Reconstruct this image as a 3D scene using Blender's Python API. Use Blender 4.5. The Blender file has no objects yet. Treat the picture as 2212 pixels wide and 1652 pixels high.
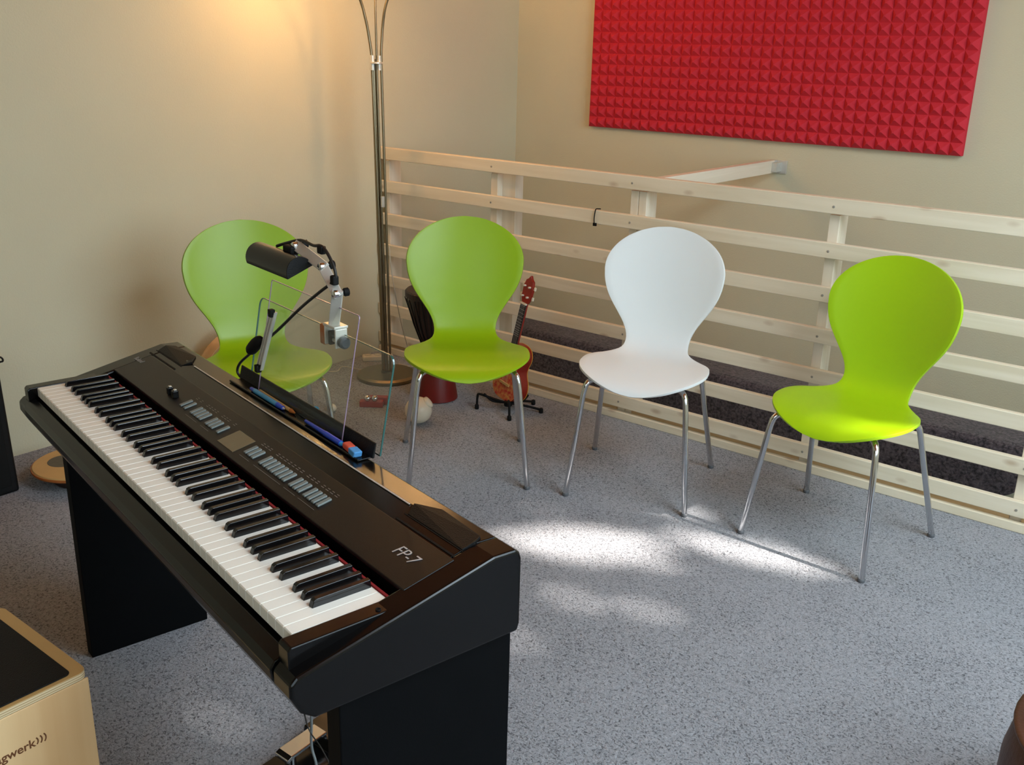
import bpy, bmesh, math, random
from mathutils import Vector, Matrix, noise
random.seed(7)
PI = math.pi
S = bpy.context.scene
C = S.collection

# ------------------------------------------------------------------ camera
F_PX, PITCH, ROLL, YAW, EYE = 2126.82, 0.326013, 0.026244, 0.667574, 1.47327
fwd = Vector((-math.sin(YAW) * math.cos(PITCH), math.cos(YAW) * math.cos(PITCH), -math.sin(PITCH)))
rt = fwd.cross(Vector((0, 0, 1))).normalized()
up = rt.cross(fwd)
r2 = rt * math.cos(ROLL) + up * math.sin(ROLL)
u2 = -rt * math.sin(ROLL) + up * math.cos(ROLL)
cam = bpy.data.cameras.new('camera')
cam.sensor_width = 36
cam.sensor_fit = 'HORIZONTAL'
cam.lens = F_PX / 2212 * 36
cam.clip_start = 0.02
co = bpy.data.objects.new('camera', cam)
C.objects.link(co)
m = Matrix((r2, u2, -fwd)).transposed().to_4x4()
m.translation = (0, 0, EYE)
co.matrix_world = m
S.camera = co

# ------------------------------------------------------------------ world, light, exposure
S.view_settings.view_transform = 'Standard'
S.view_settings.look = 'None'
S.view_settings.gamma = 1
S.view_settings.use_curve_mapping = False
S.view_settings.exposure = 0.32
W = bpy.data.worlds.new('sky')
S.world = W
W.use_nodes = True
nt = W.node_tree
bg = nt.nodes['Background']
sky = nt.nodes.new('ShaderNodeTexSky')
sky.sky_type = 'HOSEK_WILKIE'
sky.sun_direction = (0.75, -0.1, 0.6)
sky.turbidity = 3.0
nt.links.new(sky.outputs[0], bg.inputs[0])
bg.inputs[1].default_value = 0.6


def lamp(name, kind, loc, energy, color, target=None, size=None, size_y=None, radius=None):
    l = bpy.data.lights.new(name, kind)
    l.energy = energy
    l.color = color
    if kind == 'AREA':
        l.shape = 'RECTANGLE'
        l.size = size
        l.size_y = size_y
    if radius is not None:
        l.shadow_soft_size = radius
    o = bpy.data.objects.new(name, l)
    C.objects.link(o)
    o.location = loc
    if target is not None:
        o.rotation_euler = (Vector(target) - Vector(loc)).to_track_quat('-Z', 'Y').to_euler()
    return o


# direction towards the sun
SUN = Vector((0.78, 0.06, 0.52)).normalized()
sun = bpy.data.lights.new('sun', 'SUN')
sun.energy = 19
sun.color = (1.0, 0.90, 0.80)
sun.angle = math.radians(0.75)
so = bpy.data.objects.new('sun', sun)
C.objects.link(so)
so.rotation_euler = (-SUN).to_track_quat('-Z', 'Y').to_euler()
# daylight from added, unseen side (wall_right) and front (wall_front) windows
WX = 1.75
WIN = (0.35, 3.15, 0.75, 2.55)      # y0,y1,z0,z1 in the right wall
FY = -1.6
WIF = (0.1, 1.5, 1.0, 2.35)       # x0,x1,z0,z1 in the front wall
lamp('added_daylight_side', 'AREA', (WX + 0.05, (WIN[0] + WIN[1]) / 2, (WIN[2] + WIN[3]) / 2), 68, (0.74, 0.90, 1.0),
     (WX - 1, (WIN[0] + WIN[1]) / 2, (WIN[2] + WIN[3]) / 2 - 0.6), 2.7, 1.7)
lamp('added_daylight_front', 'AREA', (0.8, FY - 0.05, (WIF[2] + WIF[3]) / 2), 18, (0.74, 0.90, 1.0),
     (0.5, FY + 1, (WIF[2] + WIF[3]) / 2 - 0.2), 1.3, 1.25)

# extra daylight from an added, unseen roof window (opening in the ceiling)
ROOF = (0.15, 1.45, 1.0, 2.8)      # x0,x1,y0,y1
lamp('added_daylight_roof', 'AREA', ((ROOF[0] + ROOF[1]) / 2, (ROOF[2] + ROOF[3]) / 2, 2.83), 80, (0.75, 0.90, 1.0),
     ((ROOF[0] + ROOF[1]) / 2 - 0.15, (ROOF[2] + ROOF[3]) / 2 + 0.3, 0), 1.2, 1.7)


# ------------------------------------------------------------------ materials
def lin(c):
    return tuple(((v / 255) / 12.92 if v <= 10 else ((v / 255 + 0.055) / 1.055) ** 2.4) for v in c) + (1,)


MATS = {}


def mat(name, col, rough=0.5, metal=0.0, var=0.0, scale=30, bump=0.0, bscale=200, spec=None, coat=0.0, emit=None,
        stretch=None, col2=None):
    """Principled material with noise variation between col and col2 and a fine noise bump."""
    if name in MATS:
        return MATS[name]
    mt = bpy.data.materials.new(name)
    mt.use_nodes = True
    n = mt.node_tree.nodes
    L = mt.node_tree.links
    b = n['Principled BSDF']
    b.inputs['Roughness'].default_value = rough
    b.inputs['Metallic'].default_value = metal
    if spec is not None:
        b.inputs['Specular IOR Level'].default_value = spec
    if coat:
        b.inputs['Coat Weight'].default_value = coat
        b.inputs['Coat Roughness'].default_value = 0.1
    base = lin(col)
    tc = n.new('ShaderNodeTexCoord')
    mp = n.new('ShaderNodeMapping')
    L.new(tc.outputs['Object'], mp.inputs[0])
    if stretch:
        mp.inputs['Scale'].default_value = stretch
    nz = n.new('ShaderNodeTexNoise')
    nz.inputs['Scale'].default_value = scale
    nz.inputs['Detail'].default_value = 4
    L.new(mp.outputs[0], nz.inputs['Vector'])
    cr = n.new('ShaderNodeValToRGB')
    cr.color_ramp.elements[0].position = 0.35
    cr.color_ramp.elements[1].position = 0.65
    if col2 is None:
        k = 1 - var
        cr.color_ramp.elements[0].color = (base[0] * k, base[1] * k, base[2] * k, 1)
        cr.color_ramp.elements[1].color = base
    else:
        cr.color_ramp.elements[0].color = lin(col2)
        cr.color_ramp.elements[1].color = base
    L.new(nz.outputs['Fac'], cr.inputs[0])
    L.new(cr.outputs[0], b.inputs['Base Color'])
    if bump:
        n2 = n.new('ShaderNodeTexNoise')
        n2.inputs['Scale'].default_value = bscale
        n2.inputs['Detail'].default_value = 3
        L.new(mp.outputs[0], n2.inputs['Vector'])
        bp = n.new('ShaderNodeBump')
        bp.inputs['Strength'].default_value = bump
        bp.inputs['Distance'].default_value = 0.004
        L.new(n2.outputs['Fac'], bp.inputs['Height'])
        L.new(bp.outputs[0], b.inputs['Normal'])
    if emit:
        b.inputs['Emission Color'].default_value = lin(emit[0])
        b.inputs['Emission Strength'].default_value = emit[1]
    MATS[name] = mt
    return mt


def carpet_mat(name, c_hi, c_lo, c_dark, sc):
    mt = bpy.data.materials.new(name)
    mt.use_nodes = True
    n = mt.node_tree.nodes
    L = mt.node_tree.links
    b = n['Principled BSDF']
    b.inputs['Roughness'].default_value = 0.95
    b.inputs['Specular IOR Level'].default_value = 0.1
    b.inputs['Sheen Weight'].default_value = 0.3
    tc = n.new('ShaderNodeTexCoord')
    wz = n.new('ShaderNodeTexNoise'); wz.inputs['Scale'].default_value = sc * 0.5; wz.inputs['Detail'].default_value = 2
    L.new(tc.outputs['Object'], wz.inputs['Vector'])
    ad = n.new('ShaderNodeVectorMath'); ad.operation = 'MULTIPLY_ADD'
    ad.inputs[1].default_value = (0.02, 0.02, 0.02)
    L.new(wz.outputs['Color'], ad.inputs[0]); L.new(tc.outputs['Object'], ad.inputs[2])
    a = n.new('ShaderNodeTexNoise'); a.inputs['Scale'].default_value = sc; a.inputs['Detail'].default_value = 6
    a.inputs['Roughness'].default_value = 0.7
    v = n.new('ShaderNodeTexVoronoi'); v.inputs['Scale'].default_value = sc * 1.1
    big = n.new('ShaderNodeTexNoise'); big.inputs['Scale'].default_value = 3; big.inputs['Detail'].default_value = 3
    for q in (a, v):
        L.new(ad.outputs[0], q.inputs['Vector'])
    L.new(tc.outputs['Object'], big.inputs['Vector'])
    r = n.new('ShaderNodeValToRGB')
    e = r.color_ramp.elements
    e[0].position = 0.31; e[0].color = lin(c_dark)
    e[1].position = 0.58; e[1].color = lin(c_hi)
    k = e.new(0.41); k.color = lin(c_lo)
    mx = n.new('ShaderNodeMath'); mx.operation = 'MULTIPLY_ADD'
    mx.inputs[1].default_value = -0.22
    L.new(v.outputs['Distance'], mx.inputs[0])
    L.new(a.outputs['Fac'], mx.inputs[2])
    m3 = n.new('ShaderNodeMath'); m3.operation = 'MULTIPLY_ADD'; m3.inputs[1].default_value = 0.12
    L.new(big.outputs['Fac'], m3.inputs[0]); L.new(mx.outputs[0], m3.inputs[2])
    L.new(m3.outputs[0], r.inputs[0])
    L.new(r.outputs[0], b.inputs['Base Color'])
    bp = n.new('ShaderNodeBump'); bp.inputs['Strength'].default_value = 0.9; bp.inputs['Distance'].default_value = 0.012
    L.new(m3.outputs[0], bp.inputs['Height'])
    L.new(bp.outputs[0], b.inputs['Normal'])
    MATS[name] = mt
    return mt


def wood_mat(name, c1, c2, axis='X', rough=0.55, knots=True, sc=1.0, knot_col=(150, 128, 104)):
    mt = bpy.data.materials.new(name)
    mt.use_nodes = True
    n = mt.node_tree.nodes
    L = mt.node_tree.links
    b = n['Principled BSDF']
    b.inputs['Roughness'].default_value = rough
    tc = n.new('ShaderNodeTexCoord')
    mp = n.new('ShaderNodeMapping')
    s = {'X': (1.5, 30, 30), 'Y': (30, 1.5, 30), 'Z': (30, 30, 1.5)}[axis]
    mp.inputs['Scale'].default_value = tuple(q * sc for q in s)
    L.new(tc.outputs['Object'], mp.inputs[0])
    nz = n.new('ShaderNodeTexNoise'); nz.inputs['Scale'].default_value = 1; nz.inputs['Detail'].default_value = 5
    nz.inputs['Distortion'].default_value = 0.6
    L.new(mp.outputs[0], nz.inputs['Vector'])
    r = n.new('ShaderNodeValToRGB')
    r.color_ramp.elements[0].position = 0.3; r.color_ramp.elements[0].color = lin(c2)
    r.color_ramp.elements[1].position = 0.65; r.color_ramp.elements[1].color = lin(c1)
    L.new(nz.outputs['Fac'], r.inputs[0])
    last = r.outputs[0]
    if knots:
        m2 = n.new('ShaderNodeMapping')
        m2.inputs['Scale'].default_value = {'X': (1, 2.2, 2.2), 'Y': (2.2, 1, 2.2), 'Z': (2.2, 2.2, 1)}[axis]
        L.new(tc.outputs['Object'], m2.inputs[0])
        vo = n.new('ShaderNodeTexVoronoi'); vo.inputs['Scale'].default_value = 5.5
        L.new(m2.outputs[0], vo.inputs['Vector'])
        r3 = n.new('ShaderNodeValToRGB')
        r3.color_ramp.elements[0].position = 0.05; r3.color_ramp.elements[0].color = (1, 1, 1, 1)
        r3.color_ramp.elements[1].position = 0.17; r3.color_ramp.elements[1].color = (0, 0, 0, 1)
        L.new(vo.outputs['Distance'], r3.inputs[0])
        mx = n.new('ShaderNodeMix'); mx.data_type = 'RGBA'
        L.new(r3.outputs[0], mx.inputs[0])
        L.new(last, mx.inputs[6]); mx.inputs[7].default_value = lin(knot_col)
        last = mx.outputs[2]
    L.new(last, b.inputs['Base Color'])
    bp = n.new('ShaderNodeBump'); bp.inputs['Strength'].default_value = 0.15; bp.inputs['Distance'].default_value = 0.002
    L.new(nz.outputs['Fac'], bp.inputs['Height']); L.new(bp.outputs[0], b.inputs['Normal'])
    MATS[name] = mt
    return mt


def stripe_mat(name, c1, c2, axis, count, rough=0.4):
    """Colour bands round the object axis (drum staves) or along it (plywood plies)."""
    mt = bpy.data.materials.new(name)
    mt.use_nodes = True
    n = mt.node_tree.nodes
    L = mt.node_tree.links
    b = n['Principled BSDF']
    b.inputs['Roughness'].default_value = rough
    tc = n.new('ShaderNodeTexCoord')
    if axis == 'ring':
        g = n.new('ShaderNodeTexGradient'); g.gradient_type = 'RADIAL'
        L.new(tc.outputs['Object'], g.inputs[0])
        src = g.outputs['Fac']
    else:
        sp = n.new('ShaderNodeSeparateXYZ'); L.new(tc.outputs['Object'], sp.inputs[0]); src = sp.outputs[axis]
    mu = n.new('ShaderNodeMath'); mu.operation = 'MULTIPLY'; mu.inputs[1].default_value = count
    L.new(src, mu.inputs[0])
    fr = n.new('ShaderNodeMath'); fr.operation = 'PINGPONG'; fr.inputs[1].default_value = 0.5
    L.new(mu.outputs[0], fr.inputs[0])
    r = n.new('ShaderNodeValToRGB')
    r.color_ramp.elements[0].position = 0.15; r.color_ramp.elements[0].color = lin(c1)
    r.color_ramp.elements[1].position = 0.35; r.color_ramp.elements[1].color = lin(c2)
    L.new(fr.outputs[0], r.inputs[0]); L.new(r.outputs[0], b.inputs['Base Color'])
    MATS[name] = mt
    return mt


def glass_mat(name, col, alpha_mix=0.88, rough=0.02):
    """Thin clear acrylic: mostly transparent with a faint glossy film."""
    mt = bpy.data.materials.new(name)
    mt.use_nodes = True
    n = mt.node_tree.nodes
    L = mt.node_tree.links
    n.remove(n['Principled BSDF'])
    out = n['Material Output']
    tr = n.new('ShaderNodeBsdfTransparent'); tr.inputs[0].default_value = col
    gl = n.new('ShaderNodeBsdfGlossy'); gl.inputs['Roughness'].default_value = rough
    df = n.new('ShaderNodeBsdfDiffuse'); df.inputs[0].default_value = (0.55, 0.57, 0.5, 1)
    fz = n.new('ShaderNodeLayerWeight'); fz.inputs[0].default_value = 0.5
    fq = n.new('ShaderNodeMath'); fq.operation = 'POWER'; fq.inputs[1].default_value = 4.0
    fa = n.new('ShaderNodeMath'); fa.operation = 'MULTIPLY_ADD'; fa.inputs[1].default_value = 0.4; fa.inputs[2].default_value = 0.018
    L.new(fz.outputs['Facing'], fq.inputs[0]); L.new(fq.outputs[0], fa.inputs[0])
    nz = n.new('ShaderNodeTexNoise'); nz.inputs['Scale'].default_value = 9
    rr = n.new('ShaderNodeMapRange'); rr.inputs['To Min'].default_value = 1 - alpha_mix - 0.015
    rr.inputs['To Max'].default_value = 1 - alpha_mix + 0.015
    L.new(nz.outputs['Fac'], rr.inputs['Value'])
    m1 = n.new('ShaderNodeMixShader'); m2 = n.new('ShaderNodeMixShader')
    L.new(rr.outputs[0], m1.inputs[0]); L.new(tr.outputs[0], m1.inputs[1]); L.new(df.outputs[0], m1.inputs[2])
    L.new(fa.outputs[0], m2.inputs[0]); L.new(m1.outputs[0], m2.inputs[1]); L.new(gl.outputs[0], m2.inputs[2])
    L.new(m2.outputs[0], out.inputs['Surface'])
    MATS[name] = mt
    return mt


M_wall = mat('painted_wall', (208, 202, 174), 0.75, var=0.03, scale=2.5, bump=0.25, bscale=160)
M_ceil = mat('ceiling_boards', (206, 128, 66), 0.6, scale=6, col2=(190, 112, 54), stretch=(0.2, 4, 1))
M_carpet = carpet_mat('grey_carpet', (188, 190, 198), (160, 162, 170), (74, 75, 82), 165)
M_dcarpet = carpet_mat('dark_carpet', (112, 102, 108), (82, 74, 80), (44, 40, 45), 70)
M_rail = wood_mat('pale_pine', (234, 222, 198), (220, 206, 178), 'X', knot_col=(196, 174, 146))
M_railz = wood_mat('pale_pine_post', (236, 224, 204), (222, 208, 184), 'Z', knots=False)
M_raily = wood_mat('pale_pine_beam', (240, 228, 208), (226, 212, 188), 'Y', knots=False)
M_strip = wood_mat('shaded_pine', (206, 172, 128), (190, 154, 108), 'X', knots=False)  # recess shadow under the bottom slat put into this darker pine tone
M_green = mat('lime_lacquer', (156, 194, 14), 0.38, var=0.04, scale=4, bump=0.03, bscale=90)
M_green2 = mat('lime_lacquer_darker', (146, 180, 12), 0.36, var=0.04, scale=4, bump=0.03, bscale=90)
M_white = mat('white_lacquer', (228, 230, 228), 0.4, var=0.02, scale=4, bump=0.03, bscale=90)
M_chrome = mat('chrome', (215, 217, 220), 0.12, 1.0, var=0.03, scale=20)
M_nickel = mat('brushed_nickel', (142, 130, 106), 0.36, 1.0, var=0.06, scale=60, stretch=(1, 1, 0.05))
M_alu = mat('satin_aluminium', (212, 210, 202), 0.35, 0.45, var=0.05, scale=60)
M_foam = mat('red_foam', (210, 56, 68), 0.9, var=0.05, scale=20, bump=0.4, bscale=500, spec=0.1)
M_blk = mat('black_casing', (10, 9, 9), 0.2, spec=0.30, var=0.1, scale=8, bump=0.03, bscale=900)
M_panel = mat('dark_panel', (20, 17, 16), 0.40, spec=0.35, var=0.06, scale=10, bump=0.1, bscale=900)
M_matte = mat('black_matte', (10, 10, 11), 0.55, spec=0.25, var=0.15, scale=30, bump=0.3, bscale=500)
M_stand = mat('black_board', (6, 7, 9), 0.6, spec=0.08, var=0.15, scale=10, bump=0.05, bscale=500)
M_rub = mat('black_rubber', (10, 10, 10), 0.7, var=0.1, spec=0.25)
M_tip = mat('grey_glide', (88, 90, 94), 0.5, var=0.1)
M_wkey = mat('white_key_plastic', (240, 238, 228), 0.22, var=0.02, scale=40)
M_bkey = mat('black_key_plastic', (14, 13, 14), 0.12, var=0.1, scale=40)
M_felt = mat('red_felt', (140, 18, 24), 0.95, var=0.2, scale=300, bump=0.3)
M_btn = mat('grey_button', (118, 126, 124), 0.4, var=0.06, scale=200)
M_lcd = mat('lcd', (112, 98, 72), 0.25, var=0.04, scale=60)
M_prt = mat('grey_print', (128, 126, 122), 0.5, var=0.05)
M_logo = mat('silver_print', (200, 200, 200), 0.35, 0.4, var=0.05)
M_wood = wood_mat('birch_ply', (234, 198, 148), (216, 172, 120), 'Z', knots=False, sc=0.35)
M_ply = stripe_mat('ply_edge', (190, 160, 118), (232, 212, 172), 'Z', 240, 0.6)
M_burn = mat('burnt_brown', (110, 66, 34), 0.7, var=0.1)
M_tan = mat('drum_skin_tan', (196, 158, 98), 0.6, var=0.08, scale=12)
M_tan2 = wood_mat('tan_wood', (232, 190, 138), (208, 160, 108), 'Z', knots=False, sc=0.4)
M_grey = mat('grey_patch', (92, 88, 74), 0.7, var=0.15, scale=60)
M_orange = mat('orange_wood_rim', (170, 98, 40), 0.5, var=0.2, scale=30)
M_djw = stripe_mat('dark_stave_wood', (8, 6, 6), (46, 20, 12), 'ring', 46, 0.45)
M_djr = mat('maroon_foot', (112, 20, 16), 0.4, var=0.2, scale=14)
M_redp = mat('red_plastic', (150, 18, 26), 0.35, var=0.08, scale=20)
M_cream = mat('cream_plastic', (226, 216, 196), 0.35, var=0.03, scale=10)
M_uk = mat('red_brown_lacquer', (150, 36, 20), 0.3, var=0.15, scale=30)
M_fret = mat('dark_rosewood', (42, 33, 30), 0.5, var=0.25, scale=60)
M_ukp = mat('red_yellow_print', (186, 26, 40), 0.4, scale=60, col2=(206, 150, 84))
M_yel = mat('yellow_binding', (220, 160, 50), 0.5, var=0.05)
M_blue = mat('blue_plastic', (26, 66, 190), 0.3, var=0.05)
M_lblue = mat('light_blue_plastic', (60, 150, 200), 0.3, var=0.15, scale=80)
M_erb = mat('eraser_blue', (80, 150, 210), 0.8, var=0.04)
M_err = mat('eraser_red', (216, 86, 62), 0.8, var=0.04)
M_cord_w = mat('white_cord', (206, 196, 176), 0.5, var=0.05)
M_cord_b = mat('black_cord', (24, 22, 20), 0.5, var=0.05)
M_cord_g = mat('grey_cord', (110, 116, 118), 0.45, var=0.05)
M_acr = glass_mat('clear_acrylic', (0.975, 0.985, 0.965, 1), 0.966)
M_acre = mat('acrylic_edge', (40, 88, 82), 0.15, var=0.1, spec=0.8)
M_acre2 = mat('acrylic_edge_pale', (150, 128, 150), 0.15, var=0.1, spec=0.8)
M_gls = glass_mat('window_glass', (0.97, 0.98, 0.98, 1), 0.985)
M_leaf = mat('leaf', (66, 104, 38), 0.6, var=0.3, scale=3)
M_bark = mat('bark', (86, 66, 48), 0.9, var=0.3, scale=14, bump=0.5, bscale=40)
M_winf = mat('window_frame_paint', (232, 230, 222), 0.5, var=0.03)


# ------------------------------------------------------------------ mesh helpers
class MB:
    def __init__(s):
        s.v = []
        s.f = []

    def add(s, vs, fs):
        b = len(s.v)
        s.v += [tuple(x) for x in vs]
        s.f += [tuple(i + b for i in f) for f in fs]
        return s

    def box(s, x0, x1, y0, y1, z0, z1):
        return s.add([(x0, y0, z0), (x1, y0, z0), (x1, y1, z0), (x0, y1, z0), (x0, y0, z1), (x1, y0, z1), (x1, y1, z1), (x0, y1, z1)],
                     [(0, 3, 2, 1), (4, 5, 6, 7), (0, 1, 5, 4), (1, 2, 6, 5), (2, 3, 7, 6), (3, 0, 4, 7)])

    def prism(s, poly, fn, t0, t1):
        """extrude a 2-D polygon; fn(a,b,t) -> point"""
        n = len(poly)
        vs = [fn(a, b, t0) for a, b in poly] + [fn(a, b, t1) for a, b in poly]
        fs = [tuple(range(n - 1, -1, -1)), tuple(range(n, 2 * n))]
        fs += [(i, (i + 1) % n, n + (i + 1) % n, n + i) for i in range(n)]
        return s.add(vs, fs)

    def tube(s, pts, r, seg=12, cap=True, smooth=0):
        P = [Vector(p) for p in pts]
        if smooth:
            P = catmull(P, smooth)
        n = len(P)
        rs = r if isinstance(r, (list, tuple)) else None
        T = []
        for i in range(n):
            a = P[max(i - 1, 0)]; b = P[min(i + 1, n - 1)]
            T.append((b - a).normalized())
        ref = Vector((0, 0, 1)) if abs(T[0].z) < 0.9 else Vector((1, 0, 0))
        U = T[0].cross(ref).normalized()
        vs = []
        for i in range(n):
            U = (U - T[i] * U.dot(T[i])).normalized()
            V = T[i].cross(U)
            rad = r if rs is None else rs[min(int(i * len(rs) / n), len(rs) - 1)]
            for k in range(seg):
                a = 2 * PI * k / seg
                vs.append(P[i] + (U * math.cos(a) + V * math.sin(a)) * rad)
        fs = []
        for i in range(n - 1):
            for k in range(seg):
                k2 = (k + 1) % seg
                fs.append((i * seg + k, i * seg + k2, (i + 1) * seg + k2, (i + 1) * seg + k))
        if cap:
            fs.append(tuple(range(seg - 1, -1, -1)))
            fs.append(tuple((n - 1) * seg + k for k in range(seg)))
        return s.add(vs, fs)

    def lathe(s, prof, c=(0, 0, 0), axis=Vector((0, 0, 1)), seg=32, xdir=None):
        ax = Vector(axis).normalized()
        ref = Vector((1, 0, 0)) if abs(ax.x) < 0.9 else Vector((0, 1, 0))
        U = (ref - ax * ref.dot(ax)).normalized() if xdir is None else Vector(xdir)
        V = ax.cross(U)
        c = Vector(c)
        vs = []
        for r, z in prof:
            for k in range(seg):
                a = 2 * PI * k / seg
                vs.append(c + ax * z + (U * math.cos(a) + V * math.sin(a)) * max(r, 1e-4))
        fs = []
        n = len(prof)
        for i in range(n - 1):
            for k in range(seg):
                k2 = (k + 1) % seg
                fs.append((i * seg + k, i * seg + k2, (i + 1) * seg + k2, (i + 1) * seg + k))
        fs.append(tuple(range(seg - 1, -1, -1)))
        fs.append(tuple((n - 1) * seg + k for k in range(seg)))
        return s.add(vs, fs)


def catmull(P, k):
    out = []
    n = len(P)
    for i in range(n - 1):
        p0 = P[max(i - 1, 0)]; p1 = P[i]; p2 = P[i + 1]; p3 = P[min(i + 2, n - 1)]
        for j in range(k):
            t = j / k
            out.append(0.5 * ((2 * p1) + (p2 - p0) * t + (2 * p0 - 5 * p1 + 4 * p2 - p3) * t * t + (3 * p1 - p0 - 3 * p2 + p3) * t ** 3))
    out.append(P[-1])
    return out


def obj(name, mb, material, parent=None, off=(0, 0, 0), smooth=False, bevel=0, bseg=2, loc=None, kind=None, auto=None):
    me = bpy.data.meshes.new(name)
    me.from_pydata([(v[0] - off[0], v[1] - off[1], v[2] - off[2]) for v in mb.v], [], mb.f)
    bm = bmesh.new(); bm.from_mesh(me)
    bmesh.ops.recalc_face_normals(bm, faces=bm.faces)
    bm.to_mesh(me); bm.free()
    me.materials.append(material)
    o = bpy.data.objects.new(name, me)
    C.objects.link(o)
    if parent:
        o.parent = parent
    if loc:
        o.location = loc
    if smooth:
        me.polygons.foreach_set('use_smooth', [True] * len(me.polygons))
        if auto is not None:
            try:
                me.set_sharp_from_angle(angle=math.radians(auto))
            except Exception:
                pass
    if bevel:
        b = o.modifiers.new('bevel', 'BEVEL')
        b.width = bevel
        b.segments = bseg
        b.limit_method = 'ANGLE'
        b.angle_limit = math.radians(40)
        b.harden_normals = False
    if kind:
        o['kind'] = kind
    return o


def tag(o, label, cat, group=None):
    o['label'] = label
    o['category'] = cat
    if group:
        o['group'] = group
    return o


def thing(name, label, cat, loc=(0, 0, 0), rz=0, group=None):
    o = bpy.data.objects.new(name, None)
    o.empty_display_size = 0.05
    C.objects.link(o)
    o.location = loc
    o.rotation_euler = (0, 0, rz)
    return tag(o, label, cat, group)


def struct(name, mb, material, **k):
    o = obj(name, mb, material, **k)
    o['kind'] = 'structure'
    return o


def text_mesh(name, body, size, material, parent, mtx, extrude=0.0004, shear=0.0, bold=0.0, spacing=1.0):
    cu = bpy.data.curves.new(name, 'FONT')
    cu.body = body
    cu.size = size
    cu.extrude = extrude
    cu.shear = shear
    cu.offset = bold
    cu.space_character = spacing
    t = bpy.data.objects.new(name, cu)
    C.objects.link(t)
    bpy.context.view_layer.update()
    me = bpy.data.meshes.new_from_object(t.evaluated_get(bpy.context.evaluated_depsgraph_get()))
    bpy.data.objects.remove(t)
    me.name = name
    me.materials.clear(); me.materials.append(material)
    me.transform(mtx)
    o = bpy.data.objects.new(name, me)
    C.objects.link(o)
    o.parent = parent
    return o


# ------------------------------------------------------------------ room shell
LX, RY, BY = -3.517, 3.354, 4.438      # left wall, railing plane, back wall
TOP, LOW = 2.75, -2.4
EDGE = 3.40                             # gallery floor edge
struct('floor', MB().box(LX, WX, FY, EDGE, -0.22, 0), M_carpet)
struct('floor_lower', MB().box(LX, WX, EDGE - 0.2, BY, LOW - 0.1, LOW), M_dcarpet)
struct('wall_left', MB().box(LX - 0.15, LX, FY - 0.15, BY + 0.15, LOW, TOP), M_wall)
struct('wall_back', MB().box(LX, WX, BY, BY + 0.15, LOW, TOP), M_wall)


def wall_with_hole(name, mk, a0, a1, b0, b1, hole):
    h0, h1, k0, k1 = hole
    mb = MB()
    for q in ((a0, h0, b0, b1), (h1, a1, b0, b1), (h0, h1, b0, k0), (h0, h1, k1, b1)):
        mk(mb, *q)
    return struct(name, mb, M_wall)


wall_with_hole('wall_right', lambda mb, a, b, c, d: mb.box(WX, WX + 0.18, a, b, c, d), FY - 0.15, BY + 0.15, LOW, TOP, WIN)
wall_with_hole('wall_front', lambda mb, a, b, c, d: mb.box(a, b, FY - 0.18, FY, c, d), LX, WX, LOW, TOP, WIF)
struct('ceiling', MB().box(LX - 0.15, ROOF[0], FY - 0.18, BY + 0.15, TOP, TOP + 0.12).box(ROOF[1], WX + 0.18, FY - 0.18, BY + 0.15, TOP, TOP + 0.12)
       .box(ROOF[0], ROOF[1], FY - 0.18, ROOF[2], TOP, TOP + 0.12).box(ROOF[0], ROOF[1], ROOF[3], BY + 0.15, TOP, TOP + 0.12), M_ceil)
w3 = struct('added_roof_window', MB().box(ROOF[0], ROOF[1], ROOF[2], ROOF[2] + 0.05, TOP + 0.03, TOP + 0.07).box(ROOF[0], ROOF[1], ROOF[3] - 0.05, ROOF[3], TOP + 0.03, TOP + 0.07)
            .box(ROOF[0], ROOF[0] + 0.05, ROOF[2] + 0.05, ROOF[3] - 0.05, TOP + 0.03, TOP + 0.07).box(ROOF[1] - 0.05, ROOF[1], ROOF[2] + 0.05, ROOF[3] - 0.05, TOP + 0.03, TOP + 0.07), M_winf)  # frame of the added roof window, out of view
obj('pane', MB().box(ROOF[0] + 0.05, ROOF[1] - 0.05, ROOF[2] + 0.05, ROOF[3] - 0.05, TOP + 0.048, TOP + 0.052), M_gls, w3)
# frames of the added, unseen side and front windows
w1 = struct('added_window_1', MB().box(WX + 0.06, WX + 0.12, WIN[0], WIN[1], WIN[2], WIN[2] + 0.05)
            .box(WX + 0.06, WX + 0.12, WIN[0], WIN[1], WIN[3] - 0.05, WIN[3])
            .box(WX + 0.06, WX + 0.12, WIN[0], WIN[0] + 0.05, WIN[2] + 0.05, WIN[3] - 0.05)
            .box(WX + 0.06, WX + 0.12, WIN[1] - 0.05, WIN[1], WIN[2] + 0.05, WIN[3] - 0.05)
            .box(WX + 0.065, WX + 0.115, 1.73, 1.77, WIN[2] + 0.05, WIN[3] - 0.05), M_winf)
obj('pane', MB().box(WX + 0.087, WX + 0.091, WIN[0] + 0.05, 1.73, WIN[2] + 0.05, WIN[3] - 0.05), M_gls, w1)
obj('pane', MB().box(WX + 0.087, WX + 0.091, 1.77, WIN[1] - 0.05, WIN[2] + 0.05, WIN[3] - 0.05), M_gls, w1)
w2 = struct('added_window_2', MB().box(WIF[0], WIF[1], FY - 0.12, FY - 0.06, WIF[2], WIF[2] + 0.05)
            .box(WIF[0], WIF[1], FY - 0.12, FY - 0.06, WIF[3] - 0.05, WIF[3])
            .box(WIF[0], WIF[0] + 0.05, FY - 0.12, FY - 0.06, WIF[2] + 0.05, WIF[3] - 0.05)
            .box(WIF[1] - 0.05, WIF[1], FY - 0.12, FY - 0.06, WIF[2] + 0.05, WIF[3] - 0.05), M_winf)
obj('pane', MB().box(WIF[0] + 0.05, WIF[1] - 0.05, FY - 0.092, FY - 0.088, WIF[2] + 0.05, WIF[3] - 0.05), M_gls, w2)

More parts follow.
